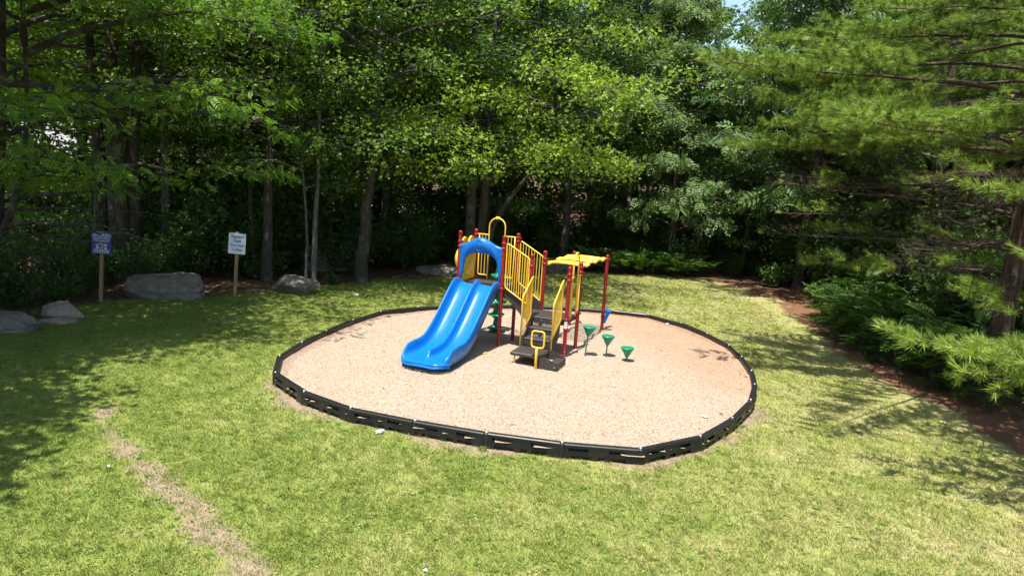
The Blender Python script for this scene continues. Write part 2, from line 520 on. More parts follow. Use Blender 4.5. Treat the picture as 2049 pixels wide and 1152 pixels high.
def seg_dist(X, Y, pts, closed=False):
    d = np.full(X.shape, 1e9)
    n = len(pts)
    for i in range(n if closed else n-1):
        ax, ay = pts[i]; bx, by = pts[(i+1) % n]
        L2 = (bx-ax)**2+(by-ay)**2
        t = np.clip(((X-ax)*(bx-ax)+(Y-ay)*(by-ay))/L2, 0, 1)
        d = np.minimum(d, np.hypot(X-ax-t*(bx-ax), Y-ay-t*(by-ay)))
    return d
def inside(X, Y, pts):
    r = np.zeros(X.shape, bool)
    n = len(pts)
    for i in range(n):
        ax, ay = pts[i]; bx, by = pts[(i+1) % n]
        c = ((ay > Y) != (by > Y))
        with np.errstate(divide='ignore', invalid='ignore'):
            xi = (bx-ax)*(Y-ay)/(by-ay+1e-12)+ax
        r ^= c & (X < xi)
    return r
def sdist(X, Y, pts):
    d = seg_dist(X, Y, pts, True)
    return np.where(inside(X, Y, pts), d, -d)
def fbm(X, Y, s, seed=0):
    out = np.empty(X.size, np.float32)
    for i, (x, y) in enumerate(zip(X.ravel(), Y.ravel())):
        out[i] = mnoise.fractal((x*s+seed*17.3, y*s-seed*9.1, seed*3.7), 1.0, 2.0, 3)
    return out.reshape(X.shape)
def vnoise(X, Y, s, seed):
    """cheap smooth value noise, roughly -1..1"""
    r = np.random.RandomState(seed)
    ph = r.uniform(0, 6.28, (9, 3)); ang = r.uniform(0, 6.28, 9); fr = r.uniform(0.6, 2.4, 9)
    o = 0
    for k in range(9):
        u = (X*np.cos(ang[k])+Y*np.sin(ang[k]))*s*fr[k]*2; w = (-X*np.sin(ang[k])+Y*np.cos(ang[k]))*s*fr[k]*1.3
        o = o + np.sin(u+ph[k,0]+1.2*np.sin(w+ph[k,1]))*np.sin(w*0.7+ph[k,2]) / (0.6+fr[k]*0.5)
    return o*0.32

def sstep(a, lo, hi):
    t = np.clip((a-lo)/(hi-lo), 0, 1); return t*t*(3-2*t)

def ground_attrs(X, Y):
    dl = sdist(X, Y, LAWN) + 0.45*vnoise(X, Y, 1.1, 3) + 0.25*vnoise(X, Y, 3.1, 4)
    lawn = sstep(dl, -0.75, 0.45)
    ring = -sdist(X, Y, RING)                       # >0 outside the border
    wob = vnoise(X, Y, 1.7, 5)
    dp = seg_dist(X, Y, PATH)
    prog = np.clip((11.3-Y)/5.0, 0, 1)
    bare = 1.0 - sstep(dp + 0.13*wob + 0.10*vnoise(X, Y, 4.5, 8), 0.03, 0.27 + 0.16*prog)
    bare *= 0.75 + 0.25*sstep(0.55*vnoise(X, Y, 2.2, 12)+0.3*vnoise(X, Y, 5.5, 13)+prog*0.7, -0.05, 0.6)
    front = 0.35 + 0.65*sstep(14.8-Y, -1.5, 2.5)
    rim = (1.0 - sstep(ring + 0.30*wob + 0.12*vnoise(X, Y, 4.1, 17), 0.0, 0.42)) * front
    bare = np.clip(np.maximum(bare*0.9, rim*0.85), 0, 1) * lawn
    spots = sstep(vnoise(X, Y, 2.6, 21), 0.5, 0.85)*0.55*lawn
    bare = np.maximum(bare, spots)
    dr = seg_dist(X, Y, RIGHT_EDGE); db = seg_dist(X, Y, BACK_EDGE)
    need = np.clip(1.0 - sstep(dr, 0.9, 1.9), 0, 1)
    need = np.maximum(need, 0.5*(1.0 - sstep(db, 0.5, 1.4)))
    need = np.maximum(need, sstep(X, 8.8, 9.8)*(1-lawn)*sstep(31-Y, 0, 4)*sstep(16-X, 0, 3))
    grav = sstep(np.minimum(Y-54, 64-Y), -1, 1)*sstep(-8-X, -2, 2)*sstep(vnoise(X, Y, .25, 71), -.5, .1)
    return lawn, bare, need, grav, ring

def ground_z(X, Y):
    ring = -sdist(X, Y, RING)
    far = sstep(ring, 0.5, 3.0)
    z = 0.035*vnoise(X, Y, 0.6, 31)*far
    lawnd = -sdist(X, Y, LAWN)
    return z + 0.10*vnoise(X, Y, 0.35, 33)*sstep(lawnd, 0.5, 5.0)

def axis(fine_lo, fine_hi, step, far):
    a = list(np.arange(fine_lo, fine_hi+1e-6, step))
    d = step; x = fine_hi; r = []
    while x < far: d *= 1.35; x += d; r.append(x)
    d = step; x = fine_lo; l = []
    while x > -far: d *= 1.35; x -= d; l.append(x)
    return np.array(l[::-1]+a+r)
gx = axis(-14, 13, 0.2, 900); gy = axis(4.5, 34, 0.2, 900)
GX, GY = np.meshgrid(gx, gy)
GZ = ground_z(GX, GY)
lawn_a, bare_a, need_a, grav_a, ring_a = ground_attrs(GX, GY)
nx, ny = len(gx), len(gy)
idx = np.arange(nx*ny).reshape(ny, nx)
quads = np.stack([idx[:-1,:-1], idx[:-1,1:], idx[1:,1:], idx[1:,:-1]], -1).reshape(-1, 4)
gme = np_mesh('ground', np.stack([GX.ravel(), GY.ravel(), GZ.ravel()], -1), quads, True,
              {'lawn': lawn_a.ravel(), 'bare': bare_a.ravel(), 'needles': need_a.ravel(), 'gravel': grav_a.ravel()})
tag(link('ground', gme, MAT['ground']), kind='structure')

# ------------------------------------------------------------------ mulch bed inside the border
mx = np.arange(-4.8, 5.7, 0.12); my = np.arange(10.2, 21.5, 0.12)
MX, MY = np.meshgrid(mx, my)
sd = sdist(MX, MY, RING)
MZ = 0.14 + 0.018*vnoise(MX, MY, 1.1, 41) + 0.010*vnoise(MX, MY, 3.5, 43)
MZ = MZ - 0.045*np.exp(-((MX+1.75)**2/0.35+(MY-14.15)**2/0.12)) - 0.03*np.exp(-((MX-1.35)**2+(MY-15.0)**2)/0.2)
keep = sd > -0.10
def mulch_attrs(X, Y):
    s = sdist(X, Y, RING)
    edge = (1-sstep(s, 0.05, 0.55))*(0.25+0.75*sstep(Y-0.5*X, 13.0, 17.5))
    rust = 1.0*sstep(X+0.25*(Y-14), 2.4, 5.2)*sstep(Y, 11.5, 15.0)
    return edge, rust
med, mru = mulch_attrs(MX, MY)
mi = np.arange(MX.size).reshape(MX.shape)
k4 = keep[:-1,:-1] & keep[:-1,1:] & keep[1:,1:] & keep[1:,:-1]
mq = np.stack([mi[:-1,:-1], mi[:-1,1:], mi[1:,1:], mi[1:,:-1]], -1)[k4]
used = np.zeros(MX.size, bool); used[mq.ravel()] = True
remap = np.cumsum(used)-1
mme = np_mesh('mulch_bed', np.stack([MX.ravel(), MY.ravel(), MZ.ravel()], -1)[used], remap[mq], True,
              {'edge': med.ravel()[used], 'rust': mru.ravel()[used]})
mulch = tag(link('mulch_bed', mme, MAT['mulch']), kind='structure')

def mulch_z(x, y):
    a = np.array([x]); b = np.array([y])
    return float(0.14 + 0.018*vnoise(a, b, 1.1, 41)[0] + 0.010*vnoise(a, b, 3.5, 43)[0])

rs = np.random.RandomState(7)
NCH = 54000
cx = rs.uniform(-4.7, 5.6, NCH*2); cy = 10.3 + 11.0*rs.uniform(0, 1, NCH*2)**1.35
ok = sdist(cx, cy, RING) > 0.07
cx = cx[ok][:NCH]; cy = cy[ok][:NCH]; n = len(cx)
cz = 0.14 + 0.018*vnoise(cx, cy, 1.1, 41) + 0.010*vnoise(cx, cy, 3.5, 43) + rs.uniform(0.002, 0.016, n)
L = rs.uniform(0.010, 0.030, n); W = L*rs.uniform(0.22, 0.5, n)
an = rs.uniform(0, 6.283, n); tp = rs.normal(0, 0.35, n); tr = rs.normal(0, 0.4, n)
ux = np.stack([np.cos(an)*np.cos(tp), np.sin(an)*np.cos(tp), np.sin(tp)], -1)
vx = np.stack([-np.sin(an)*np.cos(tr), np.cos(an)*np.cos(tr), np.sin(tr)], -1)
c0 = np.stack([cx, cy, cz], -1)
quad = np.array([(-.5,-.5),(.5,-.35),(.45,.5),(-.5,.4)])
CV = (c0[:,None,:] + ux[:,None,:]*(quad[None,:,0]*L[:,None])[:,:,None] + vx[:,None,:]*(quad[None,:,1]*W[:,None])[:,:,None]).reshape(-1,3)
tint = np.repeat(np.clip(rs.beta(1.5, 1.3, n), 0, 1), 4)
e_, r_ = mulch_attrs(cx, cy)
chips = link('wood_chips', np_mesh('wood_chips', CV, np.arange(4*n).reshape(-1,4), False,
             {'tint': tint, 'edge': np.repeat(e_, 4), 'rust': np.repeat(r_, 4)}), MAT['chip'])
chips.parent = mulch
chips['kind'] = 'stuff'

nl_ = 190
qx = rs.uniform(-4.5, 5.4, nl_*3); qy = rs.uniform(10.6, 21.0, nl_*3); sdq = sdist(qx, qy, RING)
okq = (sdq > .1) & (rs.uniform(0, 1, nl_*3) < np.exp(-sdq/0.55)*.8+.03)
qx = qx[okq][:nl_]; qy = qy[okq][:nl_]; nq = len(qx)
qz = 0.158 + 0.018*vnoise(qx, qy, 1.1, 41) + 0.010*vnoise(qx, qy, 3.5, 43)
qa = rs.uniform(0, 6.283, nq); ql = rs.uniform(.025, .07, nq); qw = ql*rs.uniform(.25, .6, nq)
qu = np.stack([np.cos(qa), np.sin(qa), rs.normal(0, .25, nq)], -1); qv = np.stack([-np.sin(qa), np.cos(qa), rs.normal(0, .25, nq)], -1)
LV_ = (np.stack([qx, qy, qz], -1)[:,None,:] + qu[:,None,:]*(quad[None,:,0]*ql[:,None])[:,:,None] + qv[:,None,:]*(quad[None,:,1]*qw[:,None])[:,:,None]).reshape(-1,3)
MAT['dead_leaf'] = flat('dead_leaf', (0.075, 0.042, 0.027), 0.8)
dl_ = link('dead_leaf_litter', np_mesh('dead_leaf_litter', LV_, np.arange(4*nq).reshape(-1,4)), MAT['dead_leaf'])
dl_.parent = mulch; dl_['kind'] = 'stuff'

# ------------------------------------------------------------------ lawn grass (one mass, instanced tufts)
def unit(a): return a/np.maximum(np.linalg.norm(a, axis=-1, keepdims=True), 1e-9)
def scatter(TV, TF, pos, X, Nn, size, tint):
    """copies of a template (length axis x, normal z) at pos"""
    X = unit(X); Y = unit(np.cross(Nn, X)); Z = np.cross(X, Y)
    V = pos[:,None,:] + size[:,None,None]*(TV[None,:,0:1]*X[:,None,:] + TV[None,:,1:2]*Y[:,None,:] + TV[None,:,2:3]*Z[:,None,:])
    k = len(TV); F = (TF[None,:,:] + (np.arange(len(pos))*k)[:,None,None]).reshape(-1, 3)
    return V.reshape(-1,3), F, np.repeat(tint, k)
T_OVAL_W = (np.array([(0,0,0),(.45,.26,.05),(1,0,-.1),(.45,-.26,.05)], float), np.array([(0,2,1),(0,3,2)]))
MAT['weed'] = leaf_mat('weed_leaf', (0.12, 0.21, 0.035), (0.16, 0.27, 0.04), (0.21, 0.33, 0.055), 0.35)
def tuft_mesh(name, seed, nb, rad, hlo, hhi, w, lean=0.6):
    r = np.random.RandomState(seed)
    V = []; F = []
    for k in range(nb):
        a = r.uniform(0, 6.28); d = rad*math.sqrt(r.uniform())
        x, y = d*math.cos(a), d*math.sin(a)
        h = r.uniform(hlo, hhi); b = r.uniform(0, 6.28); l = h*r.uniform(0.2, lean*1.4)
        wx, wy = -math.sin(b+r.normal(0,.6)), math.cos(b)
        ww = w*r.uniform(0.7, 1.3)
        q = len(V)
        V += [(x-wx*ww, y-wy*ww, -0.005), (x+wx*ww, y+wy*ww, -0.005),
              (x+math.cos(b)*l*.4+wx*ww*.7, y+math.sin(b)*l*.4+wy*ww*.7, h*.65), (x+math.cos(b)*l*1.1, y+math.sin(b)*l*1.1, h*.95)]
        F += [(q, q+1, q+2), (q, q+2, q+3)]
    return np_mesh(name, V, F, False)
def clover_mesh(name, seed, nl):
    r = np.random.RandomState(seed); V = []; F = []
    for k in range(nl):
        a = r.uniform(0, 6.28); d = 0.07*math.sqrt(r.uniform()); h = r.uniform(0.010, 0.026)
        cx_, cy_ = d*math.cos(a), d*math.sin(a); s = r.uniform(0.006, 0.013)
        t1, t2 = r.normal(0, .35, 2)
        q = len(V)
        for j in range(5):
            b = 6.283*j/5
            V.append((cx_+s*math.cos(b), cy_+s*math.sin(b), h+s*(t1*math.cos(b)+t2*math.sin(b))))
        F += [(q,q+1,q+2),(q,q+2,q+3),(q,q+3,q+4)]
    return np_mesh(name, V, F, False)
tufts = bpy.data.collections.new('grass_tufts')
for i in range(5):
    o = bpy.data.objects.new('tuft', tuft_mesh('tuft', 50+i, 16, 0.075, 0.014, 0.040, 0.0026)); o.data.materials.append(MAT['grass']); tufts.objects.link(o)
for i in range(6):
    o = bpy.data.objects.new('tuft',  tuft_mesh('tuft', 150+i, 16, 0.08, 0.012, 0.036, 0.0026)); o.data.materials.append(MAT['grass']); tufts.objects.link(o)
o = bpy.data.objects.new('tall_tuft', tuft_mesh('tall_tuft', 170, 20, 0.05, 0.03, 0.075, 0.003, .8)); o.data.materials.append(MAT['grass']); tufts.objects.link(o)
wv_, wf_, _t = scatter(T_OVAL_W[0], T_OVAL_W[1], np.array([(0.004*math.cos(k*.9), 0.004*math.sin(k*.9), .004) for k in range(8)]),
                       np.array([(math.cos(k*.81), math.sin(k*.81), .28+.12*(k % 3)) for k in range(8)]), np.array([(0, 0, 1.)]*8), np.array([.030+.009*(k % 3) for k in range(8)]), np.ones(8))
o = bpy.data.objects.new('weed_rosette', np_mesh('weed_rosette', wv_, wf_)); o.data.materials.append(MAT['weed']); tufts.objects.link(o)
for src in [q for q in list(tufts.objects) if q.name.startswith('tuft')]*3:
    tufts.objects.link(bpy.data.objects.new('tuft', src.data))
for i in range(2):
    o = bpy.data.objects.new('clover', clover_mesh('clover', 80+i, 10)); o.data.materials.append(MAT['grass']); tufts.objects.link(o)

lx = np.arange(-12.5, 11.0, 0.2); ly = np.arange(5.4, 31.4, 0.2)
LX, LY = np.meshgrid(lx, ly)
LZ = ground_z(LX, LY)
la, ba, na, ga, ri = ground_attrs(LX, LY)
D = np.hypot(LX, LY)
dens = 640.0*np.clip(7.5/D, 0, 1)**1.25
dens = dens*la*np.clip(1.10-1.05*ba, 0.06, 1)*(ri > 0.03)*(0.72+0.4*vnoise(LX, LY, 1.9, 61))
dens = dens*(1-0.75*np.clip(na, 0, 1)*(1-sstep(sdist(LX, LY, LAWN), 0.1, 1.2)))
infr = np.abs(LX) < 0.80*LY+0.8
dens = np.clip(dens, 0, None)*infr
size = np.ones_like(dens)*(1.0 + 0.008*np.clip(D-8, 0, 20))
li = np.arange(LX.size).reshape(LX.shape)
lq = np.stack([li[:-1,:-1], li[:-1,1:], li[1:,1:], li[1:,:-1]], -1).reshape(-1,4)
dmax = dens.ravel()[lq].max(1)
lq = lq[dmax > 0.5]
used = np.zeros(LX.size, bool); used[lq.ravel()] = True; remap = np.cumsum(used)-1
lme = np_mesh('lawn_grass', np.stack([LX.ravel(), LY.ravel(), LZ.ravel()], -1)[used], remap[lq], False,
              {'density': dens.ravel()[used], 'tuft_size': size.ravel()[used]})
lawn_grass = tag(link('lawn_grass', lme, MAT['grass']), 'short patchy mown lawn around the play area', 'grass', kind='stuff')
ng = bpy.data.node_groups.new('grass_scatter', 'GeometryNodeTree')
ng.interface.new_socket('Geometry', in_out='INPUT', socket_type='NodeSocketGeometry')
ng.interface.new_socket('Geometry', in_out='OUTPUT', socket_type='NodeSocketGeometry')
gi = ng.nodes.new('NodeGroupInput'); go = ng.nodes.new('NodeGroupOutput')
dp_ = ng.nodes.new('GeometryNodeDistributePointsOnFaces')
an_ = ng.nodes.new('GeometryNodeInputNamedAttribute'); an_.data_type = 'FLOAT'; an_.inputs['Name'].default_value = 'density'
as_ = ng.nodes.new('GeometryNodeInputNamedAttribute'); as_.data_type = 'FLOAT'; as_.inputs['Name'].default_value = 'tuft_size'
ci = ng.nodes.new('GeometryNodeCollectionInfo'); ci.inputs['Collection'].default_value = tufts
ci.inputs['Separate Children'].default_value = True; ci.inputs['Reset Children'].default_value = True
ip = ng.nodes.new('GeometryNodeInstanceOnPoints'); ip.inputs['Pick Instance'].default_value = True
rr = ng.nodes.new('FunctionNodeRandomValue'); rr.data_type = 'FLOAT_VECTOR'
rr.inputs[0].default_value = (-0.12, -0.12, 0); rr.inputs[1].default_value = (0.12, 0.12, 6.283)
rsx = ng.nodes.new('FunctionNodeRandomValue'); rsx.data_type = 'FLOAT'
rsx.inputs[2].default_value = 0.7; rsx.inputs[3].default_value = 1.35
mu = ng.nodes.new('ShaderNodeMath'); mu.operation = 'MULTIPLY'
lk = ng.links.new
lk(gi.outputs[0], dp_.inputs['Mesh']); lk(an_.outputs['Attribute'], dp_.inputs['Density'])
lk(dp_.outputs['Points'], ip.inputs['Points']); lk(ci.outputs[0], ip.inputs['Instance'])
lk(rr.outputs[0], ip.inputs['Rotation'])
lk(rsx.outputs[1], mu.inputs[0]); lk(as_.outputs['Attribute'], mu.inputs[1]); lk(mu.outputs[0], ip.inputs['Scale'])
lk(ip.outputs[0], go.inputs[0])
md = lawn_grass.modifiers.new('scatter', 'NODES'); md.node_group = ng

# ------------------------------------------------------------------ plastic border round the mulch
border = empty('playground_border', (0.5, 15.8, 0), 0, 'ring of black slotted plastic border panels around the wood chips', 'border')
def border_panel(Lp):
    """one moulded panel along +x, outer face at -y"""
    b = MB()
    h = 0.25; a0, a1 = 0.035, Lp-0.035
    # top rail, slightly crowned
    b.prism([(-0.052,0.195),(-0.052,0.236),(-0.040,0.25),(0.040,0.25),(0.052,0.236),(0.052,0.195)], 'u', a0, a1)
    b.box((a0+0.004, 0.008, -0.03), (a1-0.004, 0.046, 0.197))                     # web behind the slots
    sl = [(0.085, 0.34), (0.60, 0.80)]
    segs = []; c = a0+0.002
    for s0, s1 in sl:
        segs.append((c, s0*Lp)); c = s1*Lp
    segs.append((c, a1-0.002))
    for (p, q) in segs: b.box((p, -0.048, 0.135), (q, 0.009, 0.197))
    b.box((a0+0.002, -0.048, 0.075), (a1-0.002, 0.0085, 0.136))                    # lower rail
    for s0, s1 in sl: b.box((s0*Lp-0.01, -0.0535, 0.126), (s1*Lp+0.01, -0.010, 0.1365))   # sill under each slot
    for (p, q) in ((0.03, 0.12), (0.38, 0.47), (0.56, 0.62), (0.82, 0.97)):        # feet
        b.box((p*Lp, -0.046, -0.04), (q*Lp, 0.008, 0.076))
    return b
for i in range(len(RING)):
    ax, ay = RING[i]; bx, by = RING[(i+1) % len(RING)]
    Lp = math.hypot(bx-ax, by-ay); an0 = math.atan2(by-ay, bx-ax)
    o = border_panel(Lp).build('border_panel', MAT['border'], border)
    o.location = (ax-0.5, ay-15.8, random.Random(i).uniform(-0.016, 0.006)); o.rotation_euler = (R(random.Random(i+90).uniform(-2.6, 2.6)), 0, an0)
    kb = MB(); kb.lathe([(0.054, -0.03), (0.054, 0.225), (0.048, 0.243), (0.0, 0.246)], (0, 0, 0), 14)
    k = kb.build('joint_knuckle', MAT['border'], border); k.location = (ax-0.5, ay-15.8, 0)
    sb = MB(); sb.lathe([(0.0, 0.246), (0.024, 0.246), (0.024, 0.254), (0.017, 0.262), (0.0, 0.264)], (0, 0, 0), 10)
    s_ = sb.build('stake_head', MAT['steel'], k)

# ------------------------------------------------------------------ play structure  (local axes: u along the front row of posts, v away from the camera)
PS_Z = 0.14
play = empty('play_structure', (-0.24, 16.5, PS_Z), R(-21.5),
             'red, yellow and blue playground climbing structure with double slide on wood chips', 'play structure')
def pm(): return MB(PS_Z)
def clampring(post, u, v, z):
    b = pm(); b.lathe([(0.040, z-0.028), (0.0535, z-0.026), (0.0565, z-0.012), (0.0565, z+0.012), (0.0535, z+0.026), (0.040, z+0.028)], (u, v, 0), 16)
    b.box((u+0.047, v-0.012, z-0.016), (u+0.082, v+0.012, z+0.016))
    b.build('clamp', MAT['red'], post)
POSTS = [(-1.12, 0, 2.77, (2.52, 2.40, 1.50)), (0, 0, 2.75, (2.57, 2.45, 1.51)), (-1.12, 0.88, 2.76, (2.62, 1.58)), (0, 0.88, 2.75, (2.64, 2.55)),
         (0.71, 0, 2.40, (2.12, 1.72)), (0.71, 0.88, 2.40, (2.20, 2.08)), (1.62, 0, 2.21, (2.03, 1.89, 1.00, 0.77)), (1.62, 0.88, 2.21, (2.10, 1.98, 1.00)),
         (0.71, 3.27, 2.18, (2.06,)), (1.63, 3.27, 2.17, (2.06, 0.67, 0.50))]
for (u, v, h, cl) in POSTS:
    b = pm()
    b.lathe([(0.044, -0.15), (0.044, h-0.075)], (u, v, 0), 18)
    p = b.build('post', MAT['red'], play)
    b = pm()
    b.lathe([(0.044, h-0.08), (0.048, h-0.078), (0.048, h-0.035), (0.044, h-0.018), (0.034, h-0.006), (0.018, h-0.001), (0.0, h)], (u, v, 0), 18)
    b.build('post_cap', MAT['red'], p)
    for z in cl: clampring(p, u, v, z)
    if (u, v) == (1.62, 0):                       # instruction labels on the near landing post
        for k in range(3):
            q = pm(); zc = 0.83+0.055*k
            for s in range(4):
                a0 = R(-150+s*30); a1 = R(-150+(s+1)*30)
                pts = [(u+0.0458*math.cos(a), v+0.0458*math.sin(a)) for a in (a0, a1)]
                q.add([(pts[0][0], pts[0][1], zc-0.022), (pts[1][0], pts[1][1], zc-0.022), (pts[1][0], pts[1][1], zc+0.022), (pts[0][0], pts[0][1], zc+0.022)], [(0,1,2,3)])
            q.build('sticker', MAT['white'], p)
    if (u, v) == (1.62, 0):
        for z in (0.19, 0.26):
            q = pm(); q.lathe([(0.0, 0.0), (0.010, 0.0), (0.008, 0.006), (0.0, 0.008)], (u+0.02, v-0.041, z), 8, Matrix.Rotation(R(70), 3, 'X'))
            q.build('bolt', MAT['steel'], p)

# decks
def deck(u0, u1, v0, v1, z, skirt=0.10, name='deck'):
    b = pm()
    b.rbox((u0, v0, z-0.035), (u1, v1, z), 0.010)
    b.box((u0+0.004, v0+0.004, z-skirt), (u1-0.004, v0+0.03, z-0.030)); b.box((u0+0.004, v1-0.03, z-skirt), (u1-0.004, v1-0.004, z-0.030))
    b.box((u0+0.004, v0+0.0301, z-skirt), (u0+0.03, v1-0.0301, z-0.030)); b.box((u1-0.03, v0+0.0301, z-skirt), (u1-0.004, v1-0.0301, z-0.030))
    return b.build(name, MAT['deck'], play)
deck(-1.08, -0.02, 0.02, 0.86, 1.53, name='upper_deck')
deck(0.74, 1.585, 0.012, 0.872, 0.97, 0.12, name='landing_deck')

# upper flight between the upper deck and the landing
fl = empty('upper_stairs', (0, 0, 0)); fl.parent = play
fl2 = fl
for k, (z, u0) in enumerate(((1.343, -0.01), (1.156, 0.235), (0.969, 0.48))):
    b = pm(); b.rbox((u0, 0.055, z-0.04), (u0+0.255, 0.825, z), 0.008)
    b.build('tread', MAT['deck'], fl)
    b = pm(); b.box((u0+0.004, 0.06, z), (u0+0.022, 0.82, z+0.185)); b.build('riser', MAT['deck'], fl)
for v0 in (0.022, 0.828):
    b = pm(); b.prism([(0.03, 1.585), (0.70, 1.135), (0.70, 0.87), (0.60, 0.87), (0.03, 1.40)], 'v', v0, v0+0.030)
    b.build('stringer', MAT['deck'], fl)

def rail(name, frame, bars, plane, r=0.017, rb=0.0095, rad=0.06, closed=True, mat='yellow', parent=None, extra=()):
    """frame: 2D points of a bent tube in a plane, bars: list of ((a,b0),(a,b1)); plane = ('v',value) or ('u',value)"""
    def to3(p, off=0):
        return (p[0], plane[1]+off, p[1]) if plane[0] == 'v' else (plane[1]+off, p[0], p[1])
    b = pm(); b.tube(round_path([to3(p) for p in frame], rad, 5, closed), r, 10, True, closed)
    for e in extra: b.tube([to3(e[0]), to3(e[1])], r*0.9, 8)
    o = b.build(name, MAT[mat], parent or play)
    for (p, q) in bars:
        c = pm(); c.tube([to3(p), to3(q)], rb, 8, False); c.build('bar', MAT[mat], o)
    return o
def lerp(a, b, t): return (a[0]+(b[0]-a[0])*t, a[1]+(b[1]-a[1])*t)

# guard rails of the upper flight
for (v, top0, top1, bot0, bot1, nb) in ((-0.012, (0.085, 2.585), (0.655, 2.285), (0.085, 1.555), (0.655, 1.225), 9), (0.892, (0.065, 2.57), (0.655, 2.25), (0.065, 1.555), (0.655, 1.165), 7)):
    bars = []
    for k in range(nb):
        t = (k+1)/(nb+1); bars.append((lerp(bot0, bot1, t), lerp(top0, top1, t)))
    rail('stair_guard_rail', [bot0, top0, top1, bot1], bars, ('v', v), 0.0165, 0.0095, 0.055)

# lower flight from the landing down to the transfer platform
lf = empty('lower_stairs', (0, 0, 0)); lf.parent = play
for (z, v1, v0) in ((0.78, 0.012, -0.29), (0.59, -0.27, -0.57)):
    b = pm(); b.rbox((0.835, v0, z-0.045), (1.445, v1, z), 0.010); b.build('tread', MAT['deck'], lf)
for (z0, z1, v) in ((0.78, 0.925, 0.0), (0.59, 0.735, -0.282), (0.40, 0.545, -0.562)):
    b = pm(); b.box((0.84, v, z0+0.05), (1.44, v+0.014, z1+0.005))
    o = b.build('riser', MAT['deck'], lf)
    # perforated lower band: thin grille bars with gaps
    g = pm()
    for k in range(22): g.box((0.845+k*0.0272, v+0.002, z0+0.001), (0.857+k*0.0272, v+0.012, z0+0.051))
    g.box((0.845, v+0.001, z0+0.022), (1.435, v+0.013, z0+0.030))
    g.build('grille', MAT['deck'], o)
for u0 in (0.800, 1.448):
    b = pm(); b.prism([(0.012, 0.985), (0.012, 0.60), (-0.50, 0.22), (-0.585, 0.22), (-0.585, 0.635)], 'u', u0, u0+0.032)
    b.build('stringer', MAT['deck'], lf)
for u in (1.03, 1.26):
    b = pm(); b.lathe([(0.0, 0.0), (0.011, 0.0), (0.009, 0.006), (0.0, 0.008)], (u, 0.0, 0.905), 8, Matrix.Rotation(R(90), 3, 'X')); b.build('bolt', MAT['steel'], lf)
for (u, ftop) in ((0.775, 1.51), (1.505, 1.43)):
    top0, top1 = (-0.625, ftop), (-0.035, 1.90); bot0, bot1 = (-0.625, 0.655), (-0.035, 0.985)
    nb = 7; bars = [(lerp(bot0, bot1, (k+1)/(nb+1)), lerp(top0, top1, (k+1)/(nb+1))) for k in range(nb)]
    rail('stair_hand_rail', [(-0.625, 0.16 if u < 1 else 0.36), top0, top1, bot1, bot0], bars, ('u', u), 0.0165, 0.0085, 0.06, False, 'yellow', None,
         (((-0.035, 1.885), (0.0, 1.885)), ((-0.035, 1.02), (0.0, 1.02))))

# transfer platform with legs, grab loop and side step
tpf = pm(); tpf.rbox((0.775, -1.21, 0.325), (1.448, -0.578, 0.40), 0.016)
tp_o = tpf.build('transfer_platform', MAT['deck'], play)
for (u, v) in ((0.865, -1.14), (0.865, -0.67)):
    b = pm(); b.tube([(u, v, -0.02), (u, v, 0.33)], 0.017, 10); b.build('leg', MAT['yellow'], tp_o)
b = pm()
b.tube([(1.40, -1.262, -0.10), (1.40, -1.262, 0.535), (1.405, -1.262, 0.575)], [0.031, 0.031, 0.02], 12)
gl = b.build('grab_loop_post', MAT['yellow'], play)
b = pm(); b.tube(round_path([(1.275, -1.262, 0.59), (1.555, -1.262, 0.59), (1.555, -1.262, 0.945), (1.275, -1.262, 0.945)], 0.075, 6, True), 0.0185, 10, False, True)
b.build('grab_loop', MAT['yellow'], gl)
st = empty('transfer_step', (0, 0, 0)); st.parent = play
for v0 in (-1.212, -0.642):
    b = pm(); b.prism([(1.452, 0.415), (1.50, 0.415), (1.86, 0.285), (1.86, 0.125), (1.80, 0.10), (1.70, 0.10), (1.60, 0.06), (1.452, 0.10)], 'v', v0, v0+0.024)
    b.build('side_panel', MAT['deck'], st)
b = pm(); b.rbox((1.66, -1.186, 0.235), (1.855, -0.644, 0.275), 0.008); b.build('tread', MAT['deck'], st)
b = pm(); b.box((1.836, -1.186, 0.10), (1.852, -0.644, 0.236)); b.build('front_panel', MAT['deck'], st)
b = pm(); b.box((1.450, -1.186, 0.10), (1.466, -0.644, 0.395)); b.build('back_panel', MAT['deck'], st)
b = pm(); b.box((1.468, -1.184, 0.10), (1.834, -0.645, 0.205)); b.build('chip_fill', MAT['mulch'], st)
for (u, v, z) in ((1.475, -1.08, 0.375), (1.475, -0.93, 0.375), (1.475, -0.78, 0.375)):
    b = pm(); b.lathe([(0.0, 0.0), (0.011, 0.0), (0.009, 0.006), (0.0, 0.008)], (u-0.008, v, z), 8, Matrix.Rotation(R(90), 3, 'Y')); b.build('bolt', MAT['steel'], st)
b = pm(); b.lathe([(0.0, 0.0), (0.011, 0.0), (0.009, 0.006), (0.0, 0.008)], (1.80, -1.211, 0.205), 8, Matrix.Rotation(R(90), 3, 'X')); b.build('bolt', MAT['steel'], st)

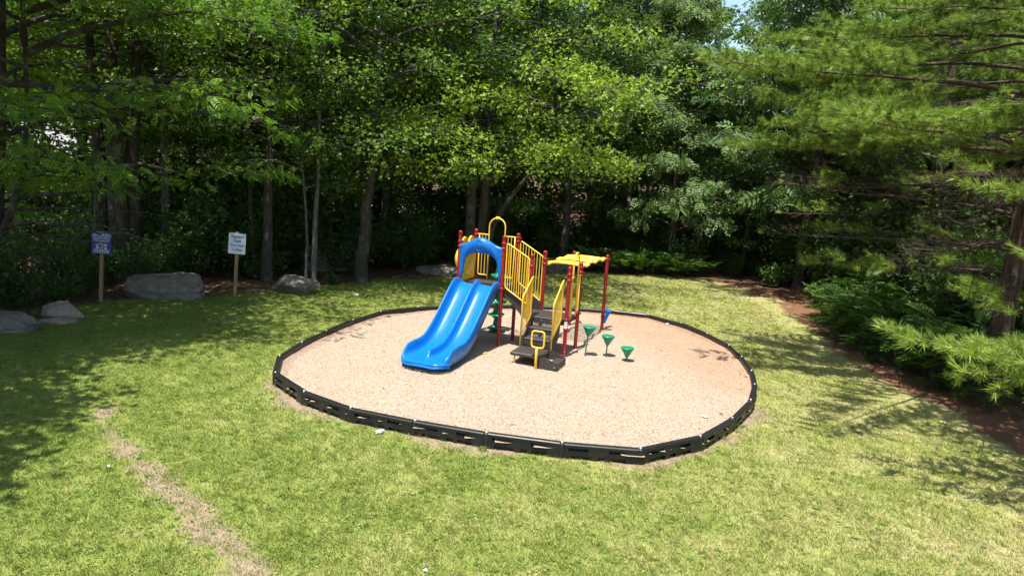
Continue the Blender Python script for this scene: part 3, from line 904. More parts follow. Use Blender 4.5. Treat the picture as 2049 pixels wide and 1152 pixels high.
# arch entry at the back of the upper deck
def arch_entry(plane, p0, p1, a0, a1, zlow, zrail, ztop, name, nbar=2):
    def to3(a, z): return (a, plane[1], z) if plane[0] == 'v' else (plane[1], a, z)
    c = (a0+a1)/2; rr = (a1-a0)/2
    pts = [to3(a0, zlow)] + [to3(a0, zlow+(ztop-rr-zlow)*t) for t in (0.5, 1.0)]
    for k in range(1, 12):
        a = math.pi*k/12; pts.append(to3(c-rr*math.cos(a), ztop-rr+rr*math.sin(a)))
    pts += [to3(a1, ztop-rr), to3(a1, zlow)]
    b = pm(); b.tube(pts, 0.0175, 10)
    o = b.build(name, MAT['yellow'], play)
    for (e0, e1, s) in ((p0, a0, 1), (p1, a1, -1)):
        f = pm()
        zl = zlow+0.10
        f.tube(round_path([to3(e0, zrail), to3(e1, zrail)], 0.02), 0.016, 8)
        f.tube(round_path([to3(e0+s*0.05, zrail), to3(e0+s*0.05, zl), to3(e1, zl)], 0.06), 0.0145, 8)
        g = f.build('half_rail', MAT['yellow'], o)
        w = (e1-e0-s*0.05)
        for k in range(nbar):
            x = e0+s*0.05+w*(k+1)/(nbar+1)
            q = pm(); q.tube([to3(x, zl), to3(x, zrail)], 0.0095, 8, False); q.build('bar', MAT['yellow'], g)
    k = pm(); 
    cc = to3(c, ztop)
    k.rbox((cc[0]-0.055 if plane[0] == 'v' else cc[0]-0.03, cc[1]-0.03 if plane[0] == 'v' else cc[1]-0.055, ztop-0.03),
           (cc[0]+0.055 if plane[0] == 'v' else cc[0]+0.03, cc[1]+0.03 if plane[0] == 'v' else cc[1]+0.055, ztop+0.035), 0.014)
    k.build('arch_bracket', MAT['yellow'], o)
    return o
arch_entry(('v', 0.885), -1.08, -0.04, -0.775, -0.355, 1.54, 2.64, 3.06, 'arch_entry')
arch_entry(('u', 1.64), 0.04, 0.84, 0.22, 0.60, 0.98, 1.92, 2.46, 'arch_entry', 1)

# blue hood panel over the slide
def hood():
    b = pm(); nt_, ns = 64, 9
    cu, hw = -0.56, 0.545
    def outer(t):
        # left foot -> left shoulder -> dome -> right shoulder -> right foot
        if t < 0.22: k = t/0.22; return (cu-hw+0.05*(1-k)**2*0.6, 1.66+0.81*k)
        if t > 0.78: k = (1-t)/0.22; return (cu+hw-0.05*(1-k)**2*0.6, 1.66+0.81*k)
        x = -hw+2*hw*(t-0.22)/0.56
        w = abs(x)/hw
        z = 2.475-0.010*math.sin(w*3.1) + 0.185*(0.5+0.5*math.cos(min(1, w/0.88)*math.pi))**0.8
        return (cu+x, z)
    def inner(t):
        if t < 0.22: k = t/0.22; return (cu-0.435-0.05*(1-k), 1.66+0.30*k)
        if t > 0.78: k = (1-t)/0.22; return (cu+0.435+0.05*(1-k), 1.66+0.30*k)
        a = math.pi*(1-(t-0.22)/0.56)
        return (cu+0.435*math.copysign(abs(math.cos(a))**0.8, math.cos(a)), 1.96+0.335*abs(math.sin(a))**0.85)
    V = []; F = []
    for side in (0, 1):
        for i in range(nt_+1):
            t = i/nt_; o = outer(t); n_ = inner(t)
            for j in range(ns+1):
                s = j/ns
                u = o[0]+(n_[0]-o[0])*s; z = o[1]+(n_[1]-o[1])*s
                dome = math.exp(-((u-cu)/0.36)**2)*math.sin(math.pi*min(1, max(0, (t-0.16)/0.68)))
                f = -0.035-0.10*dome*(1-(2*s-0.9)**2*0.8)-0.02*math.sin(math.pi*s)
                rib = 0
                for rc in (-0.19, 0.19, -0.34, 0.34):
                    rib += 0.012*math.exp(-((u-cu-rc*(1.0+0.5*s))/0.016)**2)*(1 if 0.24 < t < 0.76 else 0)
                f += rib
                V.append((u, f if side == 0 else f*0.45+0.035, z))
    st_ = (nt_+1)*(ns+1)
    for side in (0, 1):
        for i in range(nt_):
            for j in range(ns):
                q = side*st_+i*(ns+1)+j
                F.append((q, q+1, q+ns+2, q+ns+1))
    for i in range(nt_):
        for j in (0, ns):
            q = i*(ns+1)+j
            F.append((q, q+ns+1, q+ns+1+st_, q+st_))
    for i in (0, nt_):
        for j in range(ns):
            q = i*(ns+1)+j
            F.append((q, q+1, q+1+st_, q+st_))
    b.add(V, F, True)
    o = b.build('slide_hood', MAT['blue_hood'], play)
    for cx_ in (-0.475, 0.475):
        d = pm()
        d.tube([(cu+cx_, -0.052, 2.43), (cu+cx_+0.035, -0.052, 2.395), (cu+cx_, -0.052, 2.36), (cu+cx_-0.035, -0.052, 2.395)], 0.008, 6, False, True)
        d.build('corner_emblem', MAT['blue_hood'], o)
    # oval moulded crest on the dome
    d = pm(); pts = []
    for k in range(20):
        a = 2*math.pi*k/20
        x = 0.105*math.cos(a)*(1-0.18*math.sin(a)); z = 2.475+0.12*math.sin(a)
        pts.append((cu+x, -0.148+0.9*x*x+0.55*(abs(z-2.475))**1.7, z))
    d.tube(pts, 0.009, 6, False, True); d.build('crest', MAT['blue_hood'], o)
    return o
hood()

# double slide
def slide():
    cu, hw = -0.56, 0.535
    path = smooth_path([(0.06,0,1.545),(-0.16,0,1.525),(-0.36,0,1.42),(-0.70,0,1.12),(-1.10,0,0.77),(-1.46,0,0.50),(-1.76,0,0.375),(-2.12,0,0.335),(-2.48,0,0.335),(-2.68,0,0.320),(-2.78,0,0.28),(-2.80,0,0.245)], 6)
    P = [Vector((0, p.x, p.z)) for p in path]
    ls = [0]
    for i in range(1, len(P)): ls.append(ls[-1]+(P[i]-P[i-1]).length)
    tot = ls[-1]
    # across profile: (fraction -1..1, height)  rail, bed, divider, bed, rail, then underside
    def prof(s):
        d_end = tot-s
        rail_h = 0.215*min(1, 0.25+0.75*min(1, s/0.30))
        if d_end < 0.62: rail_h *= max(0.0, min(1, (d_end-0.06)/0.36))**0.6
        if s > 1.9: rail_h *= 1.0+0.15*math.exp(-((d_end-0.75)/0.3)**2)
        div_h = 0.165*min(1, max(0, (s-0.02)/0.18))
        if d_end < 0.62: div_h *= max(0, min(1, (d_end-0.36)/0.10))**0.6
        pr = []
        e = rail_h
        pr += [(-1.0, -0.075), (-1.0, e*0.35-0.02), (-0.995, e*0.8), (-0.975, e*0.96), (-0.945, e), (-0.912, e*0.95), (-0.885, e*0.80), (-0.86, e*0.52), (-0.825, e*0.22), (-0.77, e*0.05),
               (-0.68, 0.0), (-0.50, -0.012), (-0.32, -0.008), (-0.20, 0.0), (-0.13, div_h*0.10), (-0.085, div_h*0.42), (-0.06, div_h*0.80), (-0.03, div_h*0.97), (0, div_h)]
        pr = pr + [(-a, h) for (a, h) in reversed(pr[:-1])]
        return pr
    V = []; n = None
    for i, p in enumerate(P):
        s = ls[i]
        T = (P[min(i+1, len(P)-1)]-P[max(i-1, 0)]).normalized()
        N = Vector((1, 0, 0)).cross(T); N = -N if N.z < 0 else N
        if s > tot-0.16: N = N.lerp(Vector((0, -0.25, 1)), min(1, (s-(tot-0.16))/0.1)*0.6).normalized()
        d_end = tot-s
        w = hw*(1.0+0.035*max(0, 1-d_end/0.9))
        cut = 0.0
        pr = prof(s); n = len(pr)
        for (a, h) in pr:
            # rounded exit corners: pull the end of the slide back near the sides
            back = 0.0
            if d_end < 0.55: back = 0.24*max(0, (abs(a)-0.45)/0.55)**2.6*(1-d_end/0.55)
            lipdown = -0.02*max(0, 1-d_end/0.12)
            q = p + N*h + Vector((0, back, lipdown if a else lipdown))
            V.append((cu+a*w, q.y, q.z))
    F = []
    m = len(P)
    for i in range(m-1):
        for j in range(n-1):
            F.append((i*n+j, i*n+j+1, (i+1)*n+j+1, (i+1)*n+j))
        F.append((i*n+n-1, i*n, (i+1)*n, (i+1)*n+n-1))        # underside
    F.append(tuple(range(n))); F.append(tuple((m-1)*n+j for j in reversed(range(n))))
    b = pm(); b.add(V, F, True)
    o = b.build('double_slide', MAT['blue'], play)
    # rolled lip beads along the exit edge
    r = pm()
    pts = [(cu+hw*1.03*a, -2.742+0.24*max(0, (abs(a)-0.45)/0.55)**2.6, 0.282+0.07*max(0, abs(a)-0.8)) for a in [x/14 for x in range(-14, 15)]]
    r.tube(pts, 0.040, 10); r.build('exit_lip', MAT['blue'], o)
    g = pm(); g.tube([(cu, -2.30, -0.05), (cu, -2.30, 0.22)], 0.03, 10); g.build('slide_foot', MAT['red'], o)
    return o
slide()

# yellow bubble panel on the left side
def bubble_panel():
    b = pm(); n1, n2 = 28, 8
    vc, zc = 0.44, 2.06
    # panel with scalloped top, extruded along u
    pts = [(0.05, 1.56), (0.83, 1.56), (0.83, 2.44)]
    for k in range(0, 25):
        t = k/24; v = 0.80-0.72*t
        pts.append((v, 2.44+0.17*abs(math.sin(t*2*math.pi))**0.7*(1 if 0.02 < t < 0.98 else 0)))
    pts.append((0.05, 2.44))
    outer = pts
    # face as ring between outline and bubble mouth
    N = 72
    def out_at(a):
        # ray cast from the centre to the outline
        dx, dz = math.cos(a), math.sin(a); best = 9
        for i in range(len(outer)):
            (x0, z0), (x1, z1) = outer[i], outer[(i+1) % len(outer)]
            x0 -= vc; x1 -= vc; z0 -= zc; z1 -= zc
            den = dx*(z1-z0)-dz*(x1-x0)
            if abs(den) < 1e-9: continue
            t = (x0*(z1-z0)-z0*(x1-x0))/den; s = (x0*dz-z0*dx)/den
            if t > 0 and -1e-6 <= s <= 1+1e-6: best = min(best, t)
        return best
    V = []; F = []
    rows = [('o', 0.022), ('o', -0.022), ('m', -0.030), ('b', 0)]
    ro = [out_at(2*math.pi*k/N) for k in range(N)]
    def row(fr, u):
        for k in range(N):
            a = 2*math.pi*k/N; r = fr(k)
            V.append((-1.12+u, vc+r*math.cos(a), zc+r*math.sin(a)))
    rb = 0.335
    row(lambda k: ro[k], 0.022); row(lambda k: ro[k], -0.022); row(lambda k: rb+0.03, -0.030)
    for j in range(1, 8):
        a = math.pi/2*j/8
        row(lambda k: (rb+0.012)*math.cos(a*0.985), -0.034-0.25*math.sin(a))
    nr = 10
    V.append((-1.12-0.285, vc, zc)); tip = len(V)-1
    # inner skin (seen through the hood)
    base = len(V)
    row(lambda k: ro[k], 0.0221); row(lambda k: rb+0.02, 0.024); row(lambda k: rb, 0.012)
    for j in range(1, 8):
        a = math.pi/2*j/8
        row(lambda k: rb*math.cos(a*0.985), -0.02-0.25*math.sin(a))
    V.append((-1.12-0.27, vc, zc)); tip2 = len(V)-1
    for i in range(nr-1):
        for k in range(N): F.append((i*N+k, i*N+(k+1)%N, (i+1)*N+(k+1)%N, (i+1)*N+k))
    for k in range(N): F.append(((nr-1)*N+k, (nr-1)*N+(k+1)%N, tip))
    for i in range(9):
        for k in range(N): F.append((base+i*N+k, base+(i+1)*N+k, base+(i+1)*N+(k+1)%N, base+i*N+(k+1)%N))
    for k in range(N): F.append((base+9*N+(k+1)%N, base+9*N+k, tip2))
    b.add(V, F, True)
    o = b.build('bubble_panel', MAT['yellow_plastic'], play)
    r = pm(); r.tube([( -1.095, vc+(rb+0.045)*math.cos(2*math.pi*k/32), zc+(rb+0.045)*math.sin(2*math.pi*k/32)) for k in range(32)], 0.018, 8, False, True)
    r.build('bubble_rim', MAT['yellow_plastic'], o)
    return o
bubble_panel()

# overhead ladder
ld = empty('overhead_ladder', (0, 0, 0)); ld.parent = play
for u in (0.80, 1.54):
    sg = 1 if u < 1 else -1
    pts = [(0.71+0.03 if u < 1 else 1.62-0.03, 0.90, 2.06)]
    for k in range(0, 25):
        t = k/24; v = 1.02+2.13*t
        pts.append((u + sg*0.035*math.sin(t*math.pi*6), v, 2.075+0.03*math.sin(math.pi*t)+0.028*math.sin(t*math.pi*6+0.5)))
    pts.append((0.71+0.03 if u < 1 else 1.63-0.03, 3.25, 2.06))
    b = pm(); b.tube(smooth_path(pts, 2), 0.027, 10); b.build('side_rail', MAT['yellow'], ld)
for k in range(13):
    t = (k+0.5)/13; v = 1.02+2.13*t
    z = 2.075+0.03*math.sin(math.pi*t)+0.028*math.sin(t*math.pi*6+0.5)
    b = pm(); b.tube(smooth_path([(0.72, v, z-0.01), (0.80, v, z), (1.0, v+0.02, z+0.012), (1.17, v, z+0.015), (1.34, v-0.02, z+0.012), (1.54, v, z), (1.62, v, z-0.01)], 3), 0.030, 8); b.build('rung', MAT['yellow'], ld)

# talk tube horn on the far ladder post
b = pm()
M = Matrix.Rotation(R(14), 3, 'Y')
b.lathe([(0.0, 0.0), (0.022, 0.0), (0.030, 0.06), (0.045, 0.16), (0.062, 0.27), (0.078, 0.35), (0.084, 0.365), (0.080, 0.372), (0.068, 0.35), (0.045, 0.22), (0.02, 0.06), (0.0, 0.05)], (1.69, 3.25, 0.335), 20, M)
b.build('talk_tube_horn', MAT['blue'], play)

# green corkscrew climber behind the upper deck
cl = empty('spiral_climber', (0, 0, 0)); cl.parent = play
cu_, cv_ = -0.66, 1.36
b = pm(); b.lathe([(0.052, -0.1), (0.052, 1.66), (0.045, 1.70), (0.0, 1.72)], (cu_, cv_, 0), 14); b.build('pole', MAT['green_dark'], cl)
for k in range(5):
    z = 0.245+0.335*k; a0 = 0.9*k
    b = pm()
    prof = [(0.056, z-0.10), (0.085, z-0.085), (0.10, z-0.05), (0.15, z-0.025), (0.205, z-0.018), (0.215, z), (0.205, z+0.014), (0.16, z+0.012), (0.10, z+0.035), (0.078, z+0.09), (0.070, z+0.15), (0.056, z+0.20)]
    b.lathe(prof, (cu_, cv_, 0), 24, None, lambda a, zz, a0=a0: 1.0+(0.16*math.cos(3*(a+a0)) if True else 0))
    b.build('step', MAT['green'], cl)

# ------------------------------------------------------------------ stepping pods
for (x, y, h, lx_, lab) in ((1.77, 16.12, 0.70, 0.06, 'tallest green stepping pod on a thin leaning pole, next to the red post'),
                       (2.26, 16.15, 0.50, 0.015, 'middle-height green stepping pod between the two other pods'),
                       (2.69, 15.86, 0.32, 0.0, 'lowest green stepping pod standing farthest right on the wood chips')):
    z0 = mulch_z(x, y)
    e = empty('stepping_pod', (x, y, z0), 0.4, lab, 'stepping pod', 'green stepping pods')
    e.rotation_euler = (0, math.atan2(lx_, h), 0.0)
    b = MB(); b.tube([(0, 0, -0.15), (0, 0, h-0.2)], 0.0155, 10); b.build('pole', MAT['green_dark'], e)
    b = MB(); b.lathe([(0.0, h-0.235), (0.030, h-0.235), (0.042, h-0.21), (0.130, h-0.055), (0.146, h-0.038), (0.151, h-0.018), (0.146, h-0.003), (0.13, h+0.002), (0.10, h-0.006), (0.0, h-0.006)], (0, 0, 0), 28)
    hd = b.build('pod_head', MAT['green'], e)
    for k in range(9):
        rr_ = 0.065 if k else 0.0; a = k*math.pi/4
        b = MB(); b.lathe([(0.016, h-0.008), (0.015, h+0.003), (0.010, h+0.007), (0.0, h+0.008)], (rr_*math.cos(a), rr_*math.sin(a), 0), 8); b.build('grip_stud', MAT['green'], hd)

# ------------------------------------------------------------------ signs
def text_mesh(txt, size, bold=0.0, sx=1.0):
    cu = bpy.data.curves.new('lettering', 'FONT')
    cu.body = txt; cu.size = size; cu.align_x = 'CENTER'; cu.align_y = 'CENTER'
    cu.extrude = 0.0012; cu.offset = bold; cu.resolution_u = 3
    o = bpy.data.objects.new('lettering', cu)
    COL.objects.link(o)
    dg = bpy.context.evaluated_depsgraph_get()
    me = bpy.data.meshes.new_from_object(o.evaluated_get(dg))
    bpy.data.objects.remove(o); bpy.data.curves.remove(cu)
    me.transform(Matrix.Rotation(R(90), 4, 'X') @ Matrix.Diagonal((sx, 1, 1, 1)))
    return me
def letter(txt, size, x, z, y, mat, parent, bold=0.0, sx=1.0):
    o = link('lettering', text_mesh(txt, size, bold, sx), mat, parent)
    o.location = (x, y, z)
    return o

# blue rules sign
sg = empty('rules_sign', (-11.16, 19.16, 0.0), R(12), 'navy blue age rules sign reading 5-12 on a brown wooden post', 'sign')
sg.rotation_euler = (0, R(3.0), R(14))
b = MB(); b.rbox((-0.045, -0.02, -0.3), (0.045, 0.07, 1.40), 0.006); b.build('sign_post', MAT['post_wood'], sg)
pts = [(-0.235, 1.34), (0.235, 1.34), (0.24, 1.85)]
for k in range(9):
    a = math.pi/2*k/8; pts.append((0.13+0.11*math.cos(a), 1.86+0.11*math.sin(a)))
for k in range(9):
    a = math.pi/2+math.pi/2*k/8; pts.append((-0.13+0.11*math.cos(a), 1.86+0.11*math.sin(a)))
pts.append((-0.24, 1.85))
b = MB(); b.prism(pts, 'v', -0.035, -0.0205)
pn = b.build('sign_panel', MAT['sign_blue'], sg)
YF = -0.0365
def star(x, z, r, parent):
    q = MB(); P = []
    for k in range(10):
        a = math.pi/2+k*math.pi/5; rr2 = r if k % 2 == 0 else r*0.45
        P.append((x+rr2*math.cos(a), z+rr2*math.sin(a)))
    q.prism(P, 'v', YF-0.0012, YF+0.001); q.build('star', MAT['sign_text'], parent)
for k in range(6): star(-0.155+0.062*k, 1.918, 0.019, pn)
for k in range(6): star(-0.165+0.066*k, 1.375, 0.021, pn)
b = MB()
b.box((-0.218, YF-0.001, 1.888), (0.218, YF+0.001, 1.896)); b.box((-0.218, YF-0.001, 1.800), (0.218, YF+0.001, 1.808))
b.box((-0.218, YF-0.001, 1.8085), (-0.210, YF+0.001, 1.8875)); b.box((0.210, YF-0.001, 1.8085), (0.218, YF+0.001, 1.8875))
b.build('title_frame', MAT['sign_text'], pn)
letter('APC·PLAY', 0.086, 0, 1.848, YF, MAT['sign_text'], pn, 0.001, 1.02)
b = MB()                                             # two lines of print too small to read
rq = random.Random(4)
for zl in (1.772, 1.742):
    x = -0.205
    while x < 0.19:
        w = rq.uniform(0.03, 0.075); x1 = min(0.205, x+w)
        b.box((x, YF-0.001, zl-0.006), (x1, YF+0.001, zl+0.006)); x = x1+0.012
b.build('small_print', MAT['sign_text'], pn)
letter('This playground', 0.058, 0, 1.698, YF, MAT['sign_text'], pn, 0.0006)
letter('is designed for', 0.054, 0, 1.648, YF, MAT['sign_text'], pn, 0.0006)
letter('children ages', 0.054, 0, 1.600, YF, MAT['sign_text'], pn, 0.0006)
letter('5-12', 0.135, 0, 1.522, YF, MAT['sign_text'], pn, 0.0025, 1.12)
letter('Adult Supervision', 0.052, 0, 1.452, YF, MAT['sign_text'], pn, 0.0006)
letter('is recommended', 0.054, 0, 1.412, YF, MAT['sign_text'], pn, 0.0006)
# white sign
sg = empty('hours_sign', (-8.27, 21.12, 0.0), 0, 'white closing hours sign with blue lettering on a wooden post', 'sign')
sg.rotation_euler = (0, R(3.2), R(6))
b = MB(); b.rbox((-0.045, -0.02, -0.3), (0.045, 0.07, 1.93), 0.006); b.build('sign_post', MAT['post_wood'], sg)
b = MB(); b.prism([(-0.225, 1.275), (0.225, 1.275), (0.245, 1.295), (0.245, 1.87), (0.225, 1.89), (-0.225, 1.89), (-0.245, 1.87), (-0.245, 1.295)], 'v', -0.034, -0.0205)
pn = b.build('sign_panel', MAT['sign_white'], sg)
for (t, z) in (('Playground', 1.785), ('Closed', 1.66), ('From Dusk', 1.53), ('To Dawn', 1.40)):
    letter(t, 0.118, 0, z, -0.0355, MAT['ink_blue'], pn, 0.0035, 0.70 if t != 'Playground' else 0.66)
for z in (1.862, 1.300):
    q = MB(); q.lathe([(0.0, 0.0), (0.011, 0.0), (0.008, 0.006), (0.0, 0.008)], (0, -0.034, z), 8, Matrix.Rotation(R(90), 3, 'X')); q.build('bolt', MAT['steel'], pn)

# ------------------------------------------------------------------ boulders
def boulder(name, loc, size, seed, label, mat='rock', rz=0.0, tilt=0.0, cuts=9, sub=5, group='boulders along the wood edge'):
    import bmesh
    bm = bmesh.new(); bmesh.ops.create_icosphere(bm, subdivisions=sub, radius=1.0)
    r = random.Random(seed)
    pl = []
    for k in range(cuts):
        n = Vector((r.gauss(0, 1), r.gauss(0, 1), r.gauss(0, 0.8))).normalized(); pl.append((n, r.uniform(0.56, 0.84)))
    pl.append((Vector((r.uniform(-.2, .2), r.uniform(-.2, .2), 1)).normalized(), 0.66))
    for v in bm.verts:
        p = v.co.copy()
        for n, d in pl:
            e = p.dot(n)-d
            if e > 0: p -= n*e*0.93
        q = p*1.9+Vector((seed*3.1, seed*1.7, 0))
        k = mnoise.fractal(q, 0.75, 2.1, 7)
        crk = abs(mnoise.noise(Vector((q.x*1.1, q.y*1.1, q.z*2.6)))); k -= 0.9*max(0, .10-crk)/.10*.6
        lay = math.sin((p.z*9+mnoise.noise(q*0.8)*3))*0.012
        p *= 1+0.10*k
        p += v.co*lay
        v.co = Vector((p.x*size[0], p.y*size[1], p.z*size[2]))
    me = bpy.data.meshes.new(name); bm.to_mesh(me); bm.free()
    me.polygons.foreach_set('use_smooth', [False]*len(me.polygons))
    o = link(name, me, MAT[mat])
    o.location = loc; o.rotation_euler = (tilt, 0, rz)
    return tag(o, label, 'boulder', group)
boulder('boulder', (-9.9, 20.35, 0.20), (1.20, 0.70, 0.66), 3, 'largest grey boulder, between the two signs', rz=0.1)
boulder('boulder', (-6.68, 22.2, 0.22), (0.66, 0.5, 0.46), 8, 'rounded pale grey boulder right of the white sign', rz=0.3)
boulder('boulder', (-11.05, 17.3, 0.08), (0.55, 0.40, 0.36), 12, 'low tan flat-topped boulder left of the blue sign', 'rock_warm', rz=0.25)
boulder('rock_slab', (-10.75, 16.75, -0.02), (0.50, 0.28, 0.16), 15, 'thin slab of rock lying in front of the tan boulder', 'rock_warm', rz=0.35)
boulder('boulder', (-11.65, 15.75, 0.06), (0.95, 0.7, 0.50), 19, 'dark grey boulder cut off by the left edge of the picture', rz=0.4)
boulder('boulder', (-2.75, 27.8, -0.02), (1.2, 0.6, 0.42), 23, 'long low dark boulder in the shade behind the slide', rz=0.1)
boulder('boulder', (1.75, 30.7, 0.12), (1.1, 0.7, 0.62), 27, 'shaded boulder behind the overhead ladder', rz=0.2)
boulder('boulder', (-7.2, 27.5, 0.30), (1.1, 0.8, 0.85), 31, 'tan boulder deep in the wood behind the thin pale trunk', 'rock_warm', rz=0.5)
boulder('boulder', (-9.0, 29.5, 0.5), (1.5, 0.9, 0.9), 37, 'grey boulder in deep shade behind the straight trunk', rz=0.2)

# ------------------------------------------------------------------ litter and pebbles
def crumple(name, loc, s, seed, mat, label, cat, zs=0.45):
    import bmesh
    bm = bmesh.new(); bmesh.ops.create_icosphere(bm, subdivisions=2, radius=1.0)
    r = random.Random(seed)
    for v in bm.verts:
        k = r.uniform(0.55, 1.15); v.co = Vector((v.co.x*s[0]*k, v.co.y*s[1]*k, v.co.z*s[2]*k))
    me = bpy.data.meshes.new(name); bm.to_mesh(me); bm.free()
    o = link(name, me, MAT[mat]); o.location = loc; o.rotation_euler = (0, 0, r.uniform(0, 3))
    return tag(o, label, cat)
b = MB(); b.tube([(-0.085, 0, 0), (0.085, 0, 0)], 0.045, 14)
o = b.build('drink_can', MAT['litter_white']); o.location = (-4.87, 22.18, 0.05); o.rotation_euler = (0, R(4), R(-8)); tag(o, 'white can lying on the shaded grass behind the border', 'can')
crumple('plastic_wrapper', (-1.98, 11.0, 0.03), (0.10, 0.06, 0.025), 5, 'litter_white', 'crumpled pale plastic wrapper on bare soil in front of the border', 'litter')
crumple('paper_scrap', (-5.31, 9.16, 0.03), (0.035, 0.025, 0.015), 6, 'litter_white', 'small white paper scrap on the lawn at the left', 'litter')
crumple('paper_scrap', (-0.75, 7.12, 0.03), (0.03, 0.025, 0.015), 9, 'litter_white', 'tiny white scrap on the grass at the bottom edge', 'litter')
crumple('pebble', (2.14, 13.87, 0.16), (0.055, 0.04, 0.02), 7, 'stone_pale', 'pale pebble on the wood chips in front of the lowest pod', 'pebble')
crumple('pebble', (3.57, 12.31, 0.16), (0.07, 0.045, 0.022), 8, 'stone_pale', 'white pebble on the wood chips near the right front border', 'pebble')
crumple('pebble', (4.49, 20.16, 0.155), (0.09, 0.05, 0.025), 10, 'stone_pale', 'pale pebble on the wood chips near the back right border', 'pebble')
crumple('fallen_leaf', (-0.52, 15.72, 0.165), (0.10, 0.03, 0.012), 11, 'litter_yellow', 'yellow fallen leaf on the wood chips beside the slide', 'leaf')

# ------------------------------------------------------------------ far house and what lies beyond the wood
hs = empty('house', (-31.0, 47.5, 0), R(-4), 'beige clapboard house with grey roof half hidden behind the left trees', 'house')
b = MB(); b.box((-5.5, 0.05, -0.2), (4.4, 7.0, 3.25)); b.build('wall', MAT['siding'], hs)
bd = MB(); bd.prism([(-0.035, 0.0), (0.0, 0.0), (0.0, 0.135), (-0.008, 0.135)], 'u', -5.5, 4.4)
bme = bd.mesh('siding_board'); bme.materials.append(MAT['siding'])
for k in range(24):
    o = link('siding_board', bme, None, hs); o.location = (0, 0.049, 0.02+k*0.135)
b = MB(); b.prism([(-0.6, 3.15), (3.5, 5.35), (7.6, 3.15), (7.6, 3.3), (3.5, 5.5), (-0.6, 3.3)], 'u', -6.0, 4.9); rf = b.build('roof', MAT['shingle'], hs)
for x0 in (-3.8, 0.4):
    b = MB(); b.box((x0-0.08, -0.05, 0.92), (x0+1.08, 0.04, 2.28)); w = b.build('window', MAT['sign_white'], hs)
    b = MB(); b.box((x0, -0.058, 1.0), (x0+1.0, -0.0505, 2.2)); b.build('pane', MAT['border'], w)

# ------------------------------------------------------------------ vegetation generators
T_MAPLE = (np.array([(0,0,0),(.22,.52,.05),(.52,.24,.02),(1,0,-.16),(.52,-.24,.02),(.22,-.52,.05)], float),
           np.array([(0,2,1),(0,3,2),(0,4,3),(0,5,4)]))
T_OVAL = (np.array([(0,0,0),(.45,.30,.08),(1,0,-.12),(.45,-.30,.08)], float), np.array([(0,2,1),(0,3,2)]))
def frond_template(pairs, lw, droop=0.35, ll=0.30, rach=True):
    V = []; F = []
    def leaflet(x, y, a, l):
        z = -droop*x*x; q = len(V)
        dx, dy = math.cos(a), math.sin(a); nx_, ny_ = -dy, dx
        V.extend([(x, y, z), (x+dx*l*.45+nx_*l*lw, y+dy*l*.45+ny_*l*lw, z+.02), (x+dx*l, y+dy*l, z-.06), (x+dx*l*.45-nx_*l*lw, y+dy*l*.45-ny_*l*lw, z+.02)])
        F.extend([(q,q+2,q+1),(q,q+3,q+2)])
    for k in range(pairs):
        x = .18+.72*k/(pairs-1); l = ll*(0.75+0.5*math.sin(math.pi*(k+.6)/pairs))
        for s in (1, -1): leaflet(x, 0, s*1.05, l)
    leaflet(.92, 0, 0, ll)
    if rach:
        q = len(V); V.extend([(0,-.012,0),(0,.012,0),(.95,0,-droop*.9)]); F.append((q,q+1,q+2))
    return np.array(V, float), np.array(F)
T_LOCUST = frond_template(5, .26, .35, .30)
T_HICKORY = frond_template(4, .20, .55, .48)
T_SUMAC = frond_template(8, .16, .5, .30)
def needle_template(n=17, seed=1, w=.036):
    r = np.random.RandomState(seed); V = []; F = []
    for k in range(n):
        a = 6.283*k/n*2.4; sp = r.uniform(.35, .95); x0 = r.uniform(-.25, .25)
        d = np.array([math.cos(sp), math.sin(sp)*math.cos(a), math.sin(sp)*math.sin(a)])
        s = np.array([0, -math.sin(a), math.cos(a)])
        l = r.uniform(.75, 1.05); q = len(V); b = np.array([x0, 0, 0])
        V += [b-s*w, b+s*w, b+d*l]; F.append((q, q+1, q+2))
    return np.array(V), np.array(F)
T_PINE = needle_template()

class Wood:
    def __init__(s): s.V = []; s.F = []; s.n = 0
    def tube(s, P, r0, r1, n=6):
        P = np.asarray(P, float); m = len(P)
        T = unit(np.gradient(P, axis=0))
        ref = np.array([0.31, 0.11, 0.94]) if abs(T[0,2]) < .8 else np.array([1., 0.1, 0.])
        A = unit(np.cross(T, ref)); B = np.cross(T, A)
        rr_ = (np.linspace(1, 0, m)**0.85*(r0-r1)+r1) if np.isscalar(r0) else np.asarray(r0)
        a = np.arange(n)*2*math.pi/n
        ring = P[:,None,:] + rr_[:,None,None]*(np.cos(a)[None,:,None]*A[:,None,:]+np.sin(a)[None,:,None]*B[:,None,:])
        idx_ = np.arange(m*n).reshape(m, n)+s.n
        q = np.stack([idx_[:-1], np.roll(idx_[:-1], -1, 1), np.roll(idx_[1:], -1, 1), idx_[1:]], -1).reshape(-1,4)
        s.V.append(ring.reshape(-1,3)); s.F.append(q); s.n += m*n
    def mesh(s, name): return np_mesh(name, np.concatenate(s.V), np.concatenate(s.F), True)

class Leaves:
    def __init__(s): s.V = []; s.F = []; s.T = []; s.n = 0
    def add(s, tpl, pos, X, N, size, tint):
        V, F, t = scatter(tpl[0], tpl[1], pos, X, N, size, tint)
        s.V.append(V); s.F.append(F+s.n); s.T.append(t); s.n += len(V)
    def mesh(s, name): return np_mesh(name, np.concatenate(s.V), np.concatenate(s.F), False, {'tint': np.clip(np.concatenate(s.T), 0, 1)})

